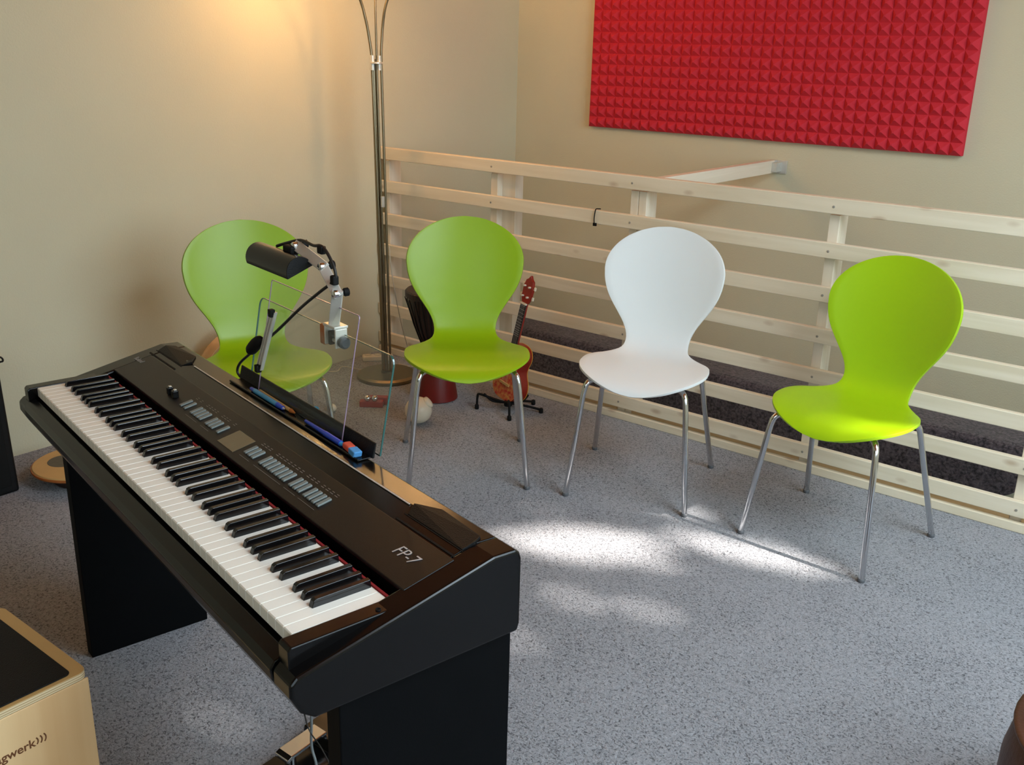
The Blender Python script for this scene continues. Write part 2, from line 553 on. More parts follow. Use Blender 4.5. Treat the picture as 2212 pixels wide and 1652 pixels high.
# carpeted ledge running along the back wall of the stairwell, rounded lower corner at its right end
LE0, LE1 = LX, -0.64
poly = [(LE0, 0.0), (LE0, -0.235), (LE1 - 0.10, -0.235)]
for k in range(1, 8):
    a = -PI / 2 + k * PI / 16
    poly.append((LE1 - 0.10 + 0.10 * math.cos(a), -0.135 + 0.10 * math.sin(a)))
poly += [(LE1, -0.135), (LE1, 0.0)]
mb = MB()
nose = [(4.438, 0)] + [(4.205 + 0.025 * (1 - math.sin(k * PI / 12)), -0.025 * (1 - math.cos(k * PI / 12))) for k in range(0, 7)]
mb.prism([(y, z) for y, z in [(4.43, -0.002), (4.235, -0.002), (4.218, -0.007), (4.205, -0.02), (4.2, -0.04), (4.2, -0.06), (4.43, -0.06)]],
         lambda a, b, t: (t, a, b), LE0, LE1)
mb.prism([(a, b) for a, b in poly if b < -0.061] + [(LE1, -0.06), (LE0, -0.06)], lambda a, b, t: (a, t, b), 4.2, 4.43)
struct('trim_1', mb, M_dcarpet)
# pale board closing the gallery floor edge under the rail is part of the railing below

# ------------------------------------------------------------------ railing
rail = thing('railing', 'long pale pine railing of horizontal slats on posts along the floor edge', 'railing', (-1.0, RY, 0))
ro = (-1.0, RY, 0)
RX0, RX1 = LX + 0.004, WX - 0.01
tops = [1.018, 0.863, 0.706, 0.555, 0.402, 0.255, 0.107]
for i, zt in enumerate(tops):
    h = 0.055
    mb = MB().box(RX0, RX1, RY, RY + (0.034 if i == 0 else 0.024), zt - h, zt)
    obj('slat', mb, M_rail, rail, ro, bevel=0.003)
obj('kick_board', MB().box(RX0, RX1, RY - 0.002, RY + 0.022, 0.0, 0.033), M_rail, rail, ro, bevel=0.003)
posts = [(-3.482, 0.036), (-2.812, 0.038), (-2.088, 0.036), (-2.050, 0.036), (-1.275, 0.038), (-0.535, 0.038), (0.205, 0.038), (0.945, 0.038), (1.66, 0.038)]
for x, w in posts:
    obj('post', MB().box(x, x + w, RY + 0.026, RY + 0.105, -0.18, 0.957), M_railz, rail, ro, bevel=0.002)
obj('post', MB().box(-2.774, -2.70, RY + 0.06, RY + 0.115, -0.18, 0.957), M_railz, rail, ro, bevel=0.002)
edges = sorted(x for x, w in posts)
for a, b in zip([-3.446, -2.774, -2.014, -1.237, -0.497, 0.243, 0.983], [-2.812, -2.088, -1.275, -0.535, 0.205, 0.945, 1.66]):
    obj('infill_strip', MB().box(a, b, RY + 0.018, RY + 0.03, 0.0, 0.056), M_strip, rail, ro)
for i, zt in enumerate(tops):
    for x in (-2.79, -2.07, -1.255, -0.515, 0.225):
        obj('screw', MB().lathe([(0.0045, 0), (0.0045, 0.0012), (0.002, 0.0018)], (x, RY - 0.0002, zt - 0.03), Vector((0, -1, 0)), 8), mat('zinc_screw', (150, 144, 132), 0.4, var=0.05), rail, ro)
obj('wall_beam', MB().box(-1.99, -1.955, RY + 0.034, BY - 0.03, 0.958, 1.016), M_raily, rail, ro, bevel=0.002)
obj('beam_bracket', MB().box(-1.955, -1.93, BY - 0.06, BY - 0.002, 0.965, 1.008).box(-1.955, -1.905, BY - 0.006, BY - 0.001, 0.955, 1.016)
    .box(-1.99, -1.955, BY - 0.03, BY - 0.001, 0.958, 1.016), M_alu, rail, ro, bevel=0.001)
tag(obj('cable_tie', MB().tube([(-2.235, RY - 0.003, 0.80), (-2.236, RY - 0.006, 0.83), (-2.232, RY - 0.004, 0.866), (-2.230, RY + 0.012, 0.868), (-2.230, RY + 0.028, 0.866)], 0.0022, 6, smooth=4)
        .box(-2.24, -2.225, RY - 0.008, RY - 0.001, 0.80, 0.812), M_rub), 'small black cable tie on the second slat behind the white chair', 'cable tie')

# ------------------------------------------------------------------ acoustic foam
FX, FZ, FW = -3.0067, 1.1028, 1.8639
NP = 36
pt = FW / NP
foam = thing('acoustic_foam', 'red pyramid acoustic foam panel mounted on the beige wall above the railing', 'foam panel', (FX + FW / 2, BY, FZ))
for half in range(2):
    mb = MB()
    nx, nz = 18, 18
    x0 = FX + half * 18 * pt
    zoff = 0.0 if half == 0 else -0.0015
    yb = BY - 0.030 - (0.0 if half == 0 else 0.001)
    # grid of valley points, apexes; border rows end in a flat rim
    V = {}
    vs = []

    def vid(p):
        vs.append(p)
        return len(vs) - 1
    grid = [[vid((x0 + i * pt, yb, FZ + j * pt + zoff)) for i in range(nx + 1)] for j in range(nz + 1)]
    fs = []
    for j in range(nz):
        for i in range(nx):
            cx = x0 + (i + 0.5) * pt; cz = FZ + (j + 0.5) * pt + zoff
            q = 0.0035
            dj = random.uniform(-0.0008, 0.0008)
            t = [vid((cx + sx * q + dj, yb - 0.026, cz + sz * q)) for sx, sz in ((-1, -1), (1, -1), (1, 1), (-1, 1))]
            g = [grid[j][i], grid[j][i + 1], grid[j + 1][i + 1], grid[j + 1][i]]
            for k in range(4):
                fs.append((g[k], g[(k + 1) % 4], t[(k + 1) % 4], t[k]))
            fs.append(tuple(t))
    # sides and back
    bk = [vid((x0, BY - 0.001, FZ + zoff)), vid((x0 + nx * pt, BY - 0.001, FZ + zoff)), vid((x0 + nx * pt, BY - 0.001, FZ + nz * pt + zoff)), vid((x0, BY - 0.001, FZ + nz * pt + zoff))]
    fs.append(tuple(bk))
    fs.append(tuple([grid[0][i] for i in range(nx + 1)] + [bk[1], bk[0]]))
    fs.append(tuple([grid[nz][i] for i in range(nx + 1)] + [bk[2], bk[3]]))
    fs.append(tuple([grid[j][0] for j in range(nz + 1)] + [bk[3], bk[0]]))
    fs.append(tuple([grid[j][nx] for j in range(nz + 1)] + [bk[2], bk[1]]))
    mb.add(vs, fs)
    obj('foam_panel', mb, M_foam, foam, (FX + FW / 2, BY, FZ))


# ------------------------------------------------------------------ chairs
def chair_proto(name, label, group, shell_mat):
    t = thing(name, label, 'chair', group=group)
    # centre line: (forward, up); local frame x=right, y=-forward
    cl = [Vector((0, d, z)) for d, z in [(0.218, 0.392), (0.207, 0.408), (0.175, 0.425), (0.12, 0.436), (0.05, 0.440), (-0.03, 0.440), (-0.09, 0.443),
                                        (-0.135, 0.455), (-0.163, 0.480), (-0.180, 0.520), (-0.193, 0.575), (-0.206, 0.645), (-0.222, 0.725), (-0.241, 0.805), (-0.262, 0.885)]]
    P = catmull(cl, 8)
    acc = [0]
    for i in range(1, len(P)):
        acc.append(acc[-1] + (P[i] - P[i - 1]).length)
    T = acc[-1]

    def at(a):
        for i in range(1, len(P)):
            if acc[i] >= a:
                k = (a - acc[i - 1]) / max(acc[i] - acc[i - 1], 1e-9)
                return P[i - 1].lerp(P[i], k), (P[i] - P[i - 1]).normalized()
        return P[-1], (P[-1] - P[-2]).normalized()
    wt = [(0.175, 0.222), (0.225, 0.219), (0.265, 0.203), (0.30, 0.172), (0.33, 0.142), (0.36, 0.122), (0.395, 0.1145), (0.43, 0.1175), (0.465, 0.131), (0.50, 0.152),
          (0.54, 0.178), (0.58, 0.199), (0.62, 0.211), (0.66, 0.2155)]
    wv = catmull([Vector((a, w, 0)) for a, w in wt], 6)

    def width(a):
        if a < 0.175:
            k = 1 - a / 0.175
            return 0.222 * max(1 - abs(k) ** 2.15, 0) ** 0.56
        if a > 0.66:
            k = (a - 0.66) / (T - 0.66)
            return 0.2155 * max(1 - k ** 2.05, 0) ** 0.53
        for i in range(1, len(wv)):
            if wv[i].x >= a:
                q = (a - wv[i - 1].x) / max(wv[i].x - wv[i - 1].x, 1e-9)
                return wv[i - 1].y + (wv[i].y - wv[i - 1].y) * q
        return wv[-1].y
    N, K = 84, 18
    As = []
    for i in range(N + 1):
        s = i / N
        # denser at both tips
        As.append(T * (0.5 - 0.5 * math.cos(PI * s)) * 0.6 + T * s * 0.4)
    vs = []
    for a in As:
        a2 = min(max(a, 0.0002), T - 0.0002)
        c, tg = at(a2)
        w = width(a2)
        nrm = Vector((0, tg.z, -tg.y)) * -1     # faces up for the seat, forward for the back
        nrm = Vector((0, -tg.z, tg.y)) if tg.y > 0 else Vector((0, tg.z, -tg.y))
        back = min(max((a2 - 0.30) / 0.2, 0), 1)
        for k in range(K + 1):
            tt = -1 + 2 * k / K
            x = tt * w
            lift = (0.85 * back + 0.18 * (1 - back)) * x * x
            p = c + nrm * lift
            vs.append((x, -p.y, p.z))
    fs = []
    for i in range(N):
        for k in range(K):
            fs.append((i * (K + 1) + k, i * (K + 1) + k + 1, (i + 1) * (K + 1) + k + 1, (i + 1) * (K + 1) + k))
    mb = MB().add(vs, fs)
    me_o = obj('seat_shell', mb, shell_mat, t, smooth=True)
    # consistent orientation for solidify
    so_ = me_o.modifiers.new('solid', 'SOLIDIFY')
    so_.thickness = 0.010
    so_.offset = 0
    bv = me_o.modifiers.new('bevel', 'BEVEL'); bv.width = 0.003; bv.segments = 2; bv.limit_method = 'ANGLE'; bv.angle_limit = math.radians(50)
    # legs
    for sx in (-1, 1):
        for fr in (1, -1):
            if fr == 1:
                pts = [(sx * 0.03, 0.085, 0.417), (sx * 0.10, 0.115, 0.417), (sx * 0.148, 0.148, 0.414), (sx * 0.168, 0.168, 0.400), (sx * 0.176, 0.177, 0.36), (sx * 0.209, 0.224, 0.010)]
            else:
                pts = [(sx * 0.03, 0.03, 0.414), (sx * 0.10, -0.03, 0.414), (sx * 0.15, -0.082, 0.412), (sx * 0.172, -0.108, 0.398), (sx * 0.18, -0.122, 0.36), (sx * 0.226, -0.224, 0.010)]
            P4 = [Vector((x, -d, z)) for x, d, z in pts]
            curve = catmull(P4[:5], 5) + [P4[4].lerp(P4[5], q / 4) for q in range(1, 5)]
            lg = obj('leg', MB().tube(curve, 0.0095, 14), M_chrome, t, smooth=True, auto=50)
            e = P4[5]
            obj('rubber_foot', MB().lathe([(0.0100, 0), (0.0115, 0.002), (0.0112, 0.010), (0.0098, 0.012)], (e.x, e.y, 0.0), seg=14), M_tip, lg, smooth=True, auto=40)
    obj('seat_bracket', MB().box(-0.09, 0.09, -0.12, 0.02, 0.4265, 0.4315).box(-0.075, 0.075, -0.095, -0.005, 0.408, 0.4265), M_alu, t, bevel=0.002)
    return t


def copy_tree(o, parent=None, shell=None):
    c = o.copy()
    C.objects.link(c)
    c.parent = parent
    for ch in o.children:
        copy_tree(ch, c)
    return c


G = 'balloon back stacking chairs in a row before the railing'
chair = chair_proto('stacking_chair', 'lime green balloon back chair between floor lamp and white chair', G, M_green)
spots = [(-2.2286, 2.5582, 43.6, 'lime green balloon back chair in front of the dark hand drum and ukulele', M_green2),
         (-1.6635, 2.8668, 18.8, 'white balloon back chair with chrome legs, between two lime green chairs', M_white),
         (-0.9601, 2.9355, -6.7, 'lime green balloon back chair standing rightmost, at the right end of the railing', M_green),
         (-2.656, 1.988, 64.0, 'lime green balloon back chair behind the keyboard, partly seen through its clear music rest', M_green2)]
for i, (x, y, a, lb, sm) in enumerate(spots):
    o = chair if i == 0 else copy_tree(chair)
    o.location = (x, y, 0)
    o.rotation_euler = (0, 0, math.radians(a))
    o['label'] = lb
    o['group'] = G
    for ch in o.children:
        if ch.name.startswith('seat_shell'):
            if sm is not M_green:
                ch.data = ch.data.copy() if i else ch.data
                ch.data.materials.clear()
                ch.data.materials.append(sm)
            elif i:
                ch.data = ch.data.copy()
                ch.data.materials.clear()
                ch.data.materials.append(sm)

# ------------------------------------------------------------------ digital piano on its stand
PA = -0.214434
PO = Vector((-2.1172, 0.9711, 0))
KZ = 0.7301       # height of the white key tops


def PT(u, v, z=0):
    return Vector((PO.x + u * math.cos(PA) - v * math.sin(PA), PO.y + u * math.sin(PA) + v * math.cos(PA), z))


def pthing(name, label, cat, u, v, z):
    """thing in the piano frame; returns (empty, offset)"""
    return thing(name, label, cat, PT(u, v, z), PA), (u, v, z)


UL, UR = -0.055, 1.275
piano, po = pthing('digital_piano', 'black digital stage piano with 88 keys on a black panel stand', 'piano', 0.61, 0.16, KZ - 0.103)


def fp(a, b, t):
    return (t, a, KZ + b)


front = [(-0.006, -0.023), (-0.026, -0.031), (-0.033, -0.042), (-0.030, -0.060), (-0.016, -0.088), (0.004, -0.103)]
rear = [(0.350, -0.103), (0.354, -0.09), (0.354, 0.022), (0.350, 0.033), (0.342, 0.0385), (0.302, 0.0400)]
centre = front + rear + [(0.178, 0.0125), (0.174, 0.002), (0.174, -0.028), (-0.006, -0.028)]
endp = front[1:] + rear + [(0.005, -0.029)]
endp = [(-0.020, -0.031), (-0.030, -0.040), (-0.030, -0.060), (-0.016, -0.088), (0.004, -0.103)] + rear + [(0.010, -0.024)]
mb = MB()
mb.prism(centre, fp, 0.0, 1.2225)
casing = obj('casing', mb, M_blk, piano, po, bevel=0.0025)
obj('end_cap', MB().prism(endp, fp, UL, 0.0), M_blk, piano, po, bevel=0.005, bseg=3)
obj('end_cap', MB().prism(endp, fp, 1.2225, UR), M_blk, piano, po, bevel=0.005, bseg=3)
for a, b in ((-0.030, -0.001), (1.2235, 1.2525)):
    obj('cheek_block', MB().prism([(-0.020, -0.034), (-0.020, -0.004), (-0.016, 0.001), (0.165, 0.003), (0.165, -0.034)], fp, a, b), M_blk, piano, po, bevel=0.002)
# sloped control panel plate
sl = (0.0400 - 0.0125) / (0.302 - 0.178)


def slope(v):
    return 0.0125 + (v - 0.178) * sl


obj('control_panel', MB().prism([(0.170, slope(0.170) - 0.004), (0.170, slope(0.170) + 0.0016), (0.2585, slope(0.2585) + 0.0016), (0.2585, slope(0.2585) - 0.004)], fp, 0.0, 1.2335), M_panel, piano, po, bevel=0.0012)
obj('ridge_glint', MB().prism([(0.297, slope(0.297) + 0.0012), (0.297, slope(0.297) + 0.0022), (0.2995, slope(0.2995) + 0.0022), (0.2995, slope(0.2995) + 0.0012)], fp, 0.165, 1.055), M_alu, piano, po)  # bright strip drawn in for the glint along the bevel
# white keys
wm = MB()
wm.prism([(0.000, -0.020), (0.000, -0.0015), (0.0018, 0.0), (0.150, 0.0), (0.150, -0.012), (0.02, -0.012), (0.02, -0.020)],
         lambda a, b, t: (t, a, b), -0.01135, 0.01135)
kw = obj('white_key', wm, M_wkey, piano, bevel=0.0008, bseg=2)
kw.location = (0.01175 - po[0], -po[1], KZ - po[2])
for i in range(1, 52):
    k = kw.copy(); C.objects.link(k)
    k.location = ((i + 0.5) * 0.0235 - po[0], -po[1], KZ - po[2])
# black keys
vsb = []
for v0, z, w in ((0.0520, -0.002, 0.0058), (0.0560, 0.0095, 0.0048), (0.0600, 0.0118, 0.0044), (0.1480, 0.0125, 0.0044), (0.1480, -0.002, 0.0058)):
    vsb += [(-w, v0, z), (w, v0, z)]
bmk = MB().add(vsb, [(0, 1, 3, 2), (2, 3, 5, 4), (4, 5, 7, 6), (6, 7, 9, 8), (8, 9, 1, 0), (0, 2, 4, 6, 8), (1, 9, 7, 5, 3)])
kb = None
names = 'ABCDEFG'
for i in range(51):
    L_ = names[i % 7]
    if L_ in 'ACDFG':
        dx = {'A': 0.0015, 'C': -0.0025, 'D': 0.0025, 'F': -0.003, 'G': 0.0}[L_]
        if kb is None:
            k = kb = obj('black_key', bmk, M_bkey, piano, bevel=0.0009, bseg=2)
        else:
            k = kb.copy(); C.objects.link(k)
        k.location = ((i + 1) * 0.0235 + dx - po[0], -po[1], KZ - po[2])
obj('key_felt', MB().box(0.0, 1.2225, 0.1505, 0.1545, KZ - 0.01, KZ + 0.0022), M_felt, piano, po)
# speaker grilles (hexagonal raised plates at both ends)


def grille(u0, u1, flip):
    z = lambda v: slope(v) if v < 0.302 else 0.0345
    s = 1 if not flip else -1
    q = [(u0, 0.281), (u1, 0.281), (u1 + 0.004, 0.302), (u1 - 0.008, 0.322), (u0 + 0.030, 0.328), (u0 - 0.012, 0.302)]
    if flip:
        mid = (u0 + u1) / 2
        q = [(2 * mid - a, b) for a, b in q][::-1]
    n = len(q)
    hz = [0.033, 0.033, 0.0415, 0.0395, 0.0395, 0.0415]
    if flip:
        hz = hz[::-1]
    vs = [(a, b, KZ + h - 0.006) for (a, b), h in zip(q, hz)] + [(a, b, KZ + h + 0.0035) for (a, b), h in zip(q, hz)]
    fs = [tuple(range(n - 1, -1, -1)), tuple(range(n, 2 * n))] + [(i, (i + 1) % n, n + (i + 1) % n, n + i) for i in range(n)]
    g = obj('speaker_grille', MB().add(vs, fs), M_matte, piano, po, bevel=0.001)
    obj('slot_line', MB().prism([(0.262, slope(0.262) + 0.0002), (0.262, slope(0.262) + 0.0012), (0.2655, slope(0.2655) + 0.0012), (0.2655, slope(0.2655) + 0.0002)], fp, u0 - 0.006, u1 + 0.004), M_rub, piano, po)
    obj('slot_line', MB().prism([(0.2785, slope(0.2785) + 0.0002), (0.2785, slope(0.2785) + 0.0009), (0.2800, slope(0.28) + 0.0009), (0.2800, slope(0.28) + 0.0002)], fp, u0 - 0.006, u1 + 0.004), M_rub, piano, po)
    return g


grille(1.075, 1.222, False)
grille(-0.015, 0.132, True)
# display
zt = 0.0017
obj('display', MB().prism([(0.182, slope(0.182) + zt), (0.182, slope(0.182) + zt + 0.0008), (0.229, slope(0.229) + zt + 0.0008), (0.229, slope(0.229) + zt)], fp, 0.560, 0.630), M_lcd, piano, po)
# buttons
bu = MB().prism([(-0.0135, -0.003), (-0.0135, 0.0006), (0.0135, 0.0062), (0.0135, 0.002)], lambda a, b, t: (t, a, b), -0.0048, 0.0048)
b0 = None
ub = [0.342, 0.362, 0.396, 0.411, 0.426, 0.441, 0.472, 0.486, 0.500, 0.528, 0.655, 0.670, 0.685, 0.716, 0.7315, 0.747, 0.7625, 0.778, 0.7935, 0.809, 0.834, 0.8495, 0.865, 0.886, 0.9015, 0.917, 0.9325]
for q in ub:
    if b0 is None:
        b = b0 = obj('button', bu, M_btn, piano, bevel=0.0012)
    else:
        b = b0.copy(); C.objects.link(b)
    b.location = (q - po[0], 0.208 - po[1], KZ + slope(0.208) + zt - po[2])
for q in (0.262, 0.290):
    kk = obj('slider_knob', MB().box(q - 0.006, q + 0.006, 0.198, 0.211, KZ + slope(0.205) + 0.001, KZ + slope(0.205) + 0.018), M_blk, piano, po, bevel=0.002)
    obj('knob_cap', MB().box(q - 0.0035, q + 0.0035, 0.202, 0.208, KZ + slope(0.205) + 0.0181, KZ + slope(0.205) + 0.020), M_alu, kk, po, bevel=0.0005)
# small printed captions and group lines round the buttons (too small to read in the photo)
mb = MB()
for a, b in ((0.39, 0.447), (0.466, 0.506), (0.65, 0.69), (0.71, 0.815), (0.829, 0.870), (0.881, 0.938)):
    v = 0.1865
    mb.prism([(v, slope(v) + 0.0018), (v, slope(v) + 0.0021), (v + 0.0006, slope(v) + 0.0022), (v + 0.0006, slope(v) + 0.0018)], fp, a, b)
for q in ub:
    for dv, w in ((0.231, 0.0045), (0.2355, 0.0035)):
        v = dv
        mb.prism([(v, slope(v) + 0.0018), (v, slope(v) + 0.0021), (v + 0.0010, slope(v) + 0.0023), (v + 0.0010, slope(v) + 0.0018)], fp, q - w, q + w)
obj('printed_legend', mb, M_prt, piano, po, kind='stuff')


def on_slope(u, v, lift=0.002):
    ang = math.atan(sl)
    M = Matrix.Translation((u - po[0], v - po[1], KZ + slope(v) + lift - po[2])) @ Matrix.Rotation(ang, 4, 'X')
    return M


text_mesh('model_logo', 'FP-7', 0.0300, M_logo, piano, on_slope(1.139, 0.2085), 0.0003, shear=0.2, bold=-0.0002, spacing=0.98)
text_mesh('brand_logo', 'Roland', 0.016, M_prt, piano, on_slope(-0.02, 0.224), 0.0003, bold=0.0003)
obj('headphone_jack', MB().lathe([(0.004, -0.002), (0.004, 0.0012), (0.0025, 0.0012), (0.0025, 0.0)], (1.243, 0.122, KZ + 0.003), seg=12), M_rub, piano, po)

stand, so2 = pthing('piano_stand', 'black board stand of two upright side panels under the keyboard', 'stand', 0.6, 0.2, 0)
PB = KZ - 0.1035
for a, b in ((-0.050, -0.012), (1.226, 1.264)):
    obj('side_panel', MB().box(a, b, 0.045, 0.345, 0.0, PB), M_stand, stand, so2, bevel=0.002)
obj('crossbar', MB().box(-0.012, 1.226, 0.255, 0.275, PB - 0.03, PB), M_stand, stand, so2, bevel=0.001)

# ------------------------------------------------------------------ music rest
rest, rof = pthing('music_rest', 'clear acrylic music rest with black holder, behind the keyboard buttons', 'music rest', 0.6, 0.335, KZ + 0.036)


def fr_(a, b, t):
    return (t, a, KZ + b)


obj('pen_ledge', MB().prism([(0.318, 0.0405), (0.318, 0.0440), (0.320, 0.0455), (0.322, 0.043), (0.349, 0.043), (0.349, 0.0405)], fr_, 0.312, 0.856), M_blk, rest, rof, bevel=0.0008)
obj('holder_plate', MB().prism([(0.347, 0.043), (0.3535, 0.0685), (0.3565, 0.0685), (0.351, 0.0405), (0.347, 0.0405)], fr_, 0.300, 0.860), M_matte, rest, rof, bevel=0.0008)


def sheet(name, u0, u1, z0, z1, v0, v1, rad, th, edge_mat, holes=None, inset_r=0.0):
    n = 7
    def outline(g):
        q = []
        for (cu, cz, a0) in ((u1 - rad, z1 - rad, 0), (u0 + rad, z1 - rad, PI / 2)):
            for k in range(n):
                a = a0 + k * (PI / 2) / (n - 1)
                q.append((cu + (rad + g) * math.cos(a), cz + (rad + g) * math.sin(a)))
        q += [(u0 - g, z0), (u1 + g, z0)]
        return q
    P_ = lambda a, b, t: (a, v0 + (b - z0) / (z1 - z0) * (v1 - v0) + t, KZ + b)
    o = obj(name, MB().prism(outline(0), P_, 0, th), M_acr, rest, rof)
    # polished edge band round the rim
    qo, qi = outline(0.0004), outline(-0.0009)
    m_ = len(qo)
    vs = [P_(a, b, -0.0002) for a, b in qo] + [P_(a, b, -0.0002) for a, b in qi] + [P_(a, b, th + 0.0002) for a, b in qo] + [P_(a, b, th + 0.0002) for a, b in qi]
    fs = []
    for i in range(m_ - 1):
        j = i + 1
        fs += [(i, j, m_ + j, m_ + i), (2 * m_ + i, 3 * m_ + i, 3 * m_ + j, 2 * m_ + j), (i, 2 * m_ + i, 2 * m_ + j, j), (m_ + i, m_ + j, 3 * m_ + j, 3 * m_ + i)]
    # start after the right bottom edge: close it
    i, j = m_ - 1, 0
    fs += [(i, j, m_ + j, m_ + i), (2 * m_ + i, 3 * m_ + i, 3 * m_ + j, 2 * m_ + j), (i, 2 * m_ + i, 2 * m_ + j, j), (m_ + i, m_ + j, 3 * m_ + j, 3 * m_ + i)]
    fs = [f for f in fs]
    obj('polished_edge', MB().add(vs, fs), edge_mat, o, rof)
    return o


sheet('acrylic_sheet', 0.328, 0.864, 0.0435, 0.224, 0.3595, 0.3940, 0.018, 0.003, M_acre)
sheet('acrylic_sheet', 0.408, 0.762, 0.0435, 0.278, 0.3400, 0.385, 0.006, 0.0016, M_acre2)
obj('metal_strip', MB().prism([(-0.0075, -0.002), (0.0075, -0.002), (0.0075, 0.004), (0.0055, 0.004), (0.0055, 0.001), (0.001, 0.001), (0.001, 0.004), (-0.001, 0.004), (-0.001, 0.001), (-0.0055, 0.001), (-0.0055, 0.004), (-0.0075, 0.004)][::-1],
    lambda a, b, t: (0.404 + 0.045 * t + a * 1.5, 0.352 + 0.018 * t - b * 1.2 - 0.003, KZ + 0.088 + 0.133 * t), 0, 1), M_alu, rest, rof)
for t in (0.02, 0.98):
    obj('strip_cap', MB().box(0.404 + 0.045 * t - 0.006, 0.404 + 0.045 * t + 0.007, 0.338 + 0.018 * t, 0.349 + 0.018 * t, KZ + 0.080 + 0.133 * t, KZ + 0.096 + 0.133 * t), M_rub, rest, rof, bevel=0.001)

# pens and eraser on the ledge
pz = KZ + 0.043


def pen(name, label, cat, a, b, r, body, parts):
    A = PT(*a); B = PT(*b)
    c = (A + B) / 2
    t = thing(name, label, cat, (c.x, c.y, c.z - r), 0, 'pens on the music rest')
    d = (B - A)
    L_ = d.length
    off = (c.x, c.y, c.z - r)
    for nm, p0, p1, rr0, rr1, mt in parts:
        n = 6
        obj(nm, MB().tube([A + d * (p0 + (p1 - p0) * i / n) for i in range(n + 1)], [r * (rr0 + (rr1 - rr0) * i / n) for i in range(n + 1)], 12), mt, t, off, smooth=True, auto=40)
    return t


pen('ballpoint_pen', 'light blue ballpoint pen with dark blue ends at left of the pen ledge', 'pen', (0.402, 0.3275, pz + 0.0052), (0.556, 0.3275, pz + 0.0052), 0.005, None,
    [('cap', 0.0, 0.12, 0.7, 0.9, M_blue), ('barrel', 0.12, 0.80, 1.0, 1.0, M_lblue), ('grip', 0.80, 0.96, 1.1, 0.8, M_blue), ('tip', 0.96, 1.0, 0.5, 0.2, M_alu)])
pen('pencil', 'pale wooden pencil with orange tip lying behind the light blue pen', 'pencil', (0.425, 0.3365, pz + 0.0042), (0.592, 0.3345, pz + 0.0042), 0.0038, None,
    [('shaft', 0.0, 0.86, 1.0, 1.0, M_tan), ('sharpened_end', 0.86, 0.98, 1.3, 0.3, M_orange), ('lead', 0.98, 1.0, 0.28, 0.1, M_rub)])
pen('felt_pen', 'dark blue felt pen lying on the pen ledge beside the eraser', 'pen', (0.640, 0.330, pz + 0.0056), (0.786, 0.3275, pz + 0.0056), 0.0054, None,
    [('barrel', 0.0, 0.55, 0.55, 0.85, M_blue), ('cap', 0.55, 0.97, 1.0, 1.0, M_blue), ('cap_end', 0.97, 1.0, 0.8, 0.6, M_lblue)])
e0 = (0.818, 0.3295, pz)
er = thing('eraser', 'red and blue two-tone eraser at right end of the pen ledge', 'eraser', PT(*e0), PA - 0.15)
obj('red_end', MB().box(-0.028, 0.002, -0.0085, 0.0085, 0.0, 0.012), M_err, er, bevel=0.004, bseg=3)
obj('blue_end', MB().prism([(0.002, 0.0), (0.026, 0.0), (0.031, 0.012), (0.002, 0.012)], lambda a, b, t: (a, t, b), -0.0085, 0.0085), M_erb, er, bevel=0.002)

# ------------------------------------------------------------------ clip-on lamp
cl, clo = pthing('clip_lamp', 'black half-round clip-on lamp with silver arms clamped on the clear music rest', 'lamp', 0.668, 0.392, KZ + 0.190)


def bar(p0, p1, w, th, side):
    """rectangular bar between two points, w along `side`, th across"""
    p0 = Vector(p0); p1 = Vector(p1)
    d = (p1 - p0).normalized()
    s_ = Vector(side); s_ = (s_ - d * s_.dot(d)).normalized()
    t_ = d.cross(s_)
    vs = []
    for p in (p0 - d * w * 0.35, p1 + d * w * 0.35):
        for a, b in ((-1, -1), (1, -1), (1, 1), (-1, 1)):
            vs.append(p + s_ * a * w / 2 + t_ * b * th / 2)
    return MB().add(vs, [(0, 3, 2, 1), (4, 5, 6, 7), (0, 1, 5, 4), (1, 2, 6, 5), (2, 3, 7, 6), (3, 0, 4, 7)])


Zc = KZ
j0 = (0.668, 0.385, Zc + 0.246); j1 = (0.692, 0.380, Zc + 0.306); j2 = (0.645, 0.378, Zc + 0.349); j3 = (0.553, 0.372, Zc + 0.374)
obj('clamp', MB().box(0.646, 0.690, 0.372, 0.402, Zc + 0.236, Zc + 0.2415).box(0.646, 0.650, 0.374, 0.400, Zc + 0.199, Zc + 0.236).box(0.686, 0.690, 0.374, 0.400, Zc + 0.199, Zc + 0.236)
    .box(0.650, 0.686, 0.384, 0.389, Zc + 0.205, Zc + 0.211), M_alu, cl, clo, bevel=0.0012)
obj('clamp_jaw', MB().box(0.6505, 0.658, 0.3795, 0.3915, Zc + 0.198, Zc + 0.226).box(0.678, 0.6855, 0.3795, 0.3915, Zc + 0.198, Zc + 0.226), M_rub, cl, clo, bevel=0.002)
obj('clamp_back', MB().box(0.628, 0.6455, 0.374, 0.400, Zc + 0.196, Zc + 0.236), M_orange, cl, clo, bevel=0.003)
obj('clamp_knob', MB().lathe([(0.009, 0), (0.0115, 0.002), (0.0115, 0.011), (0.008, 0.014)], (0.691, 0.388, Zc + 0.211), Vector((1, 0, 0)), 20), mat('dark_blue_grey_plastic', (48, 56, 66), 0.4, var=0.1), cl, clo, smooth=True, auto=40)
for a, b, w in ((j0, j1, 0.017), (j1, j2, 0.016), (j2, j3, 0.017)):
    obj('arm', bar(a, b, w + 0.004, 0.008, (Vector(b) - Vector(a)).cross(Vector((0.8, -0.5, 0.25)))), M_alu, cl, clo, bevel=0.0015)
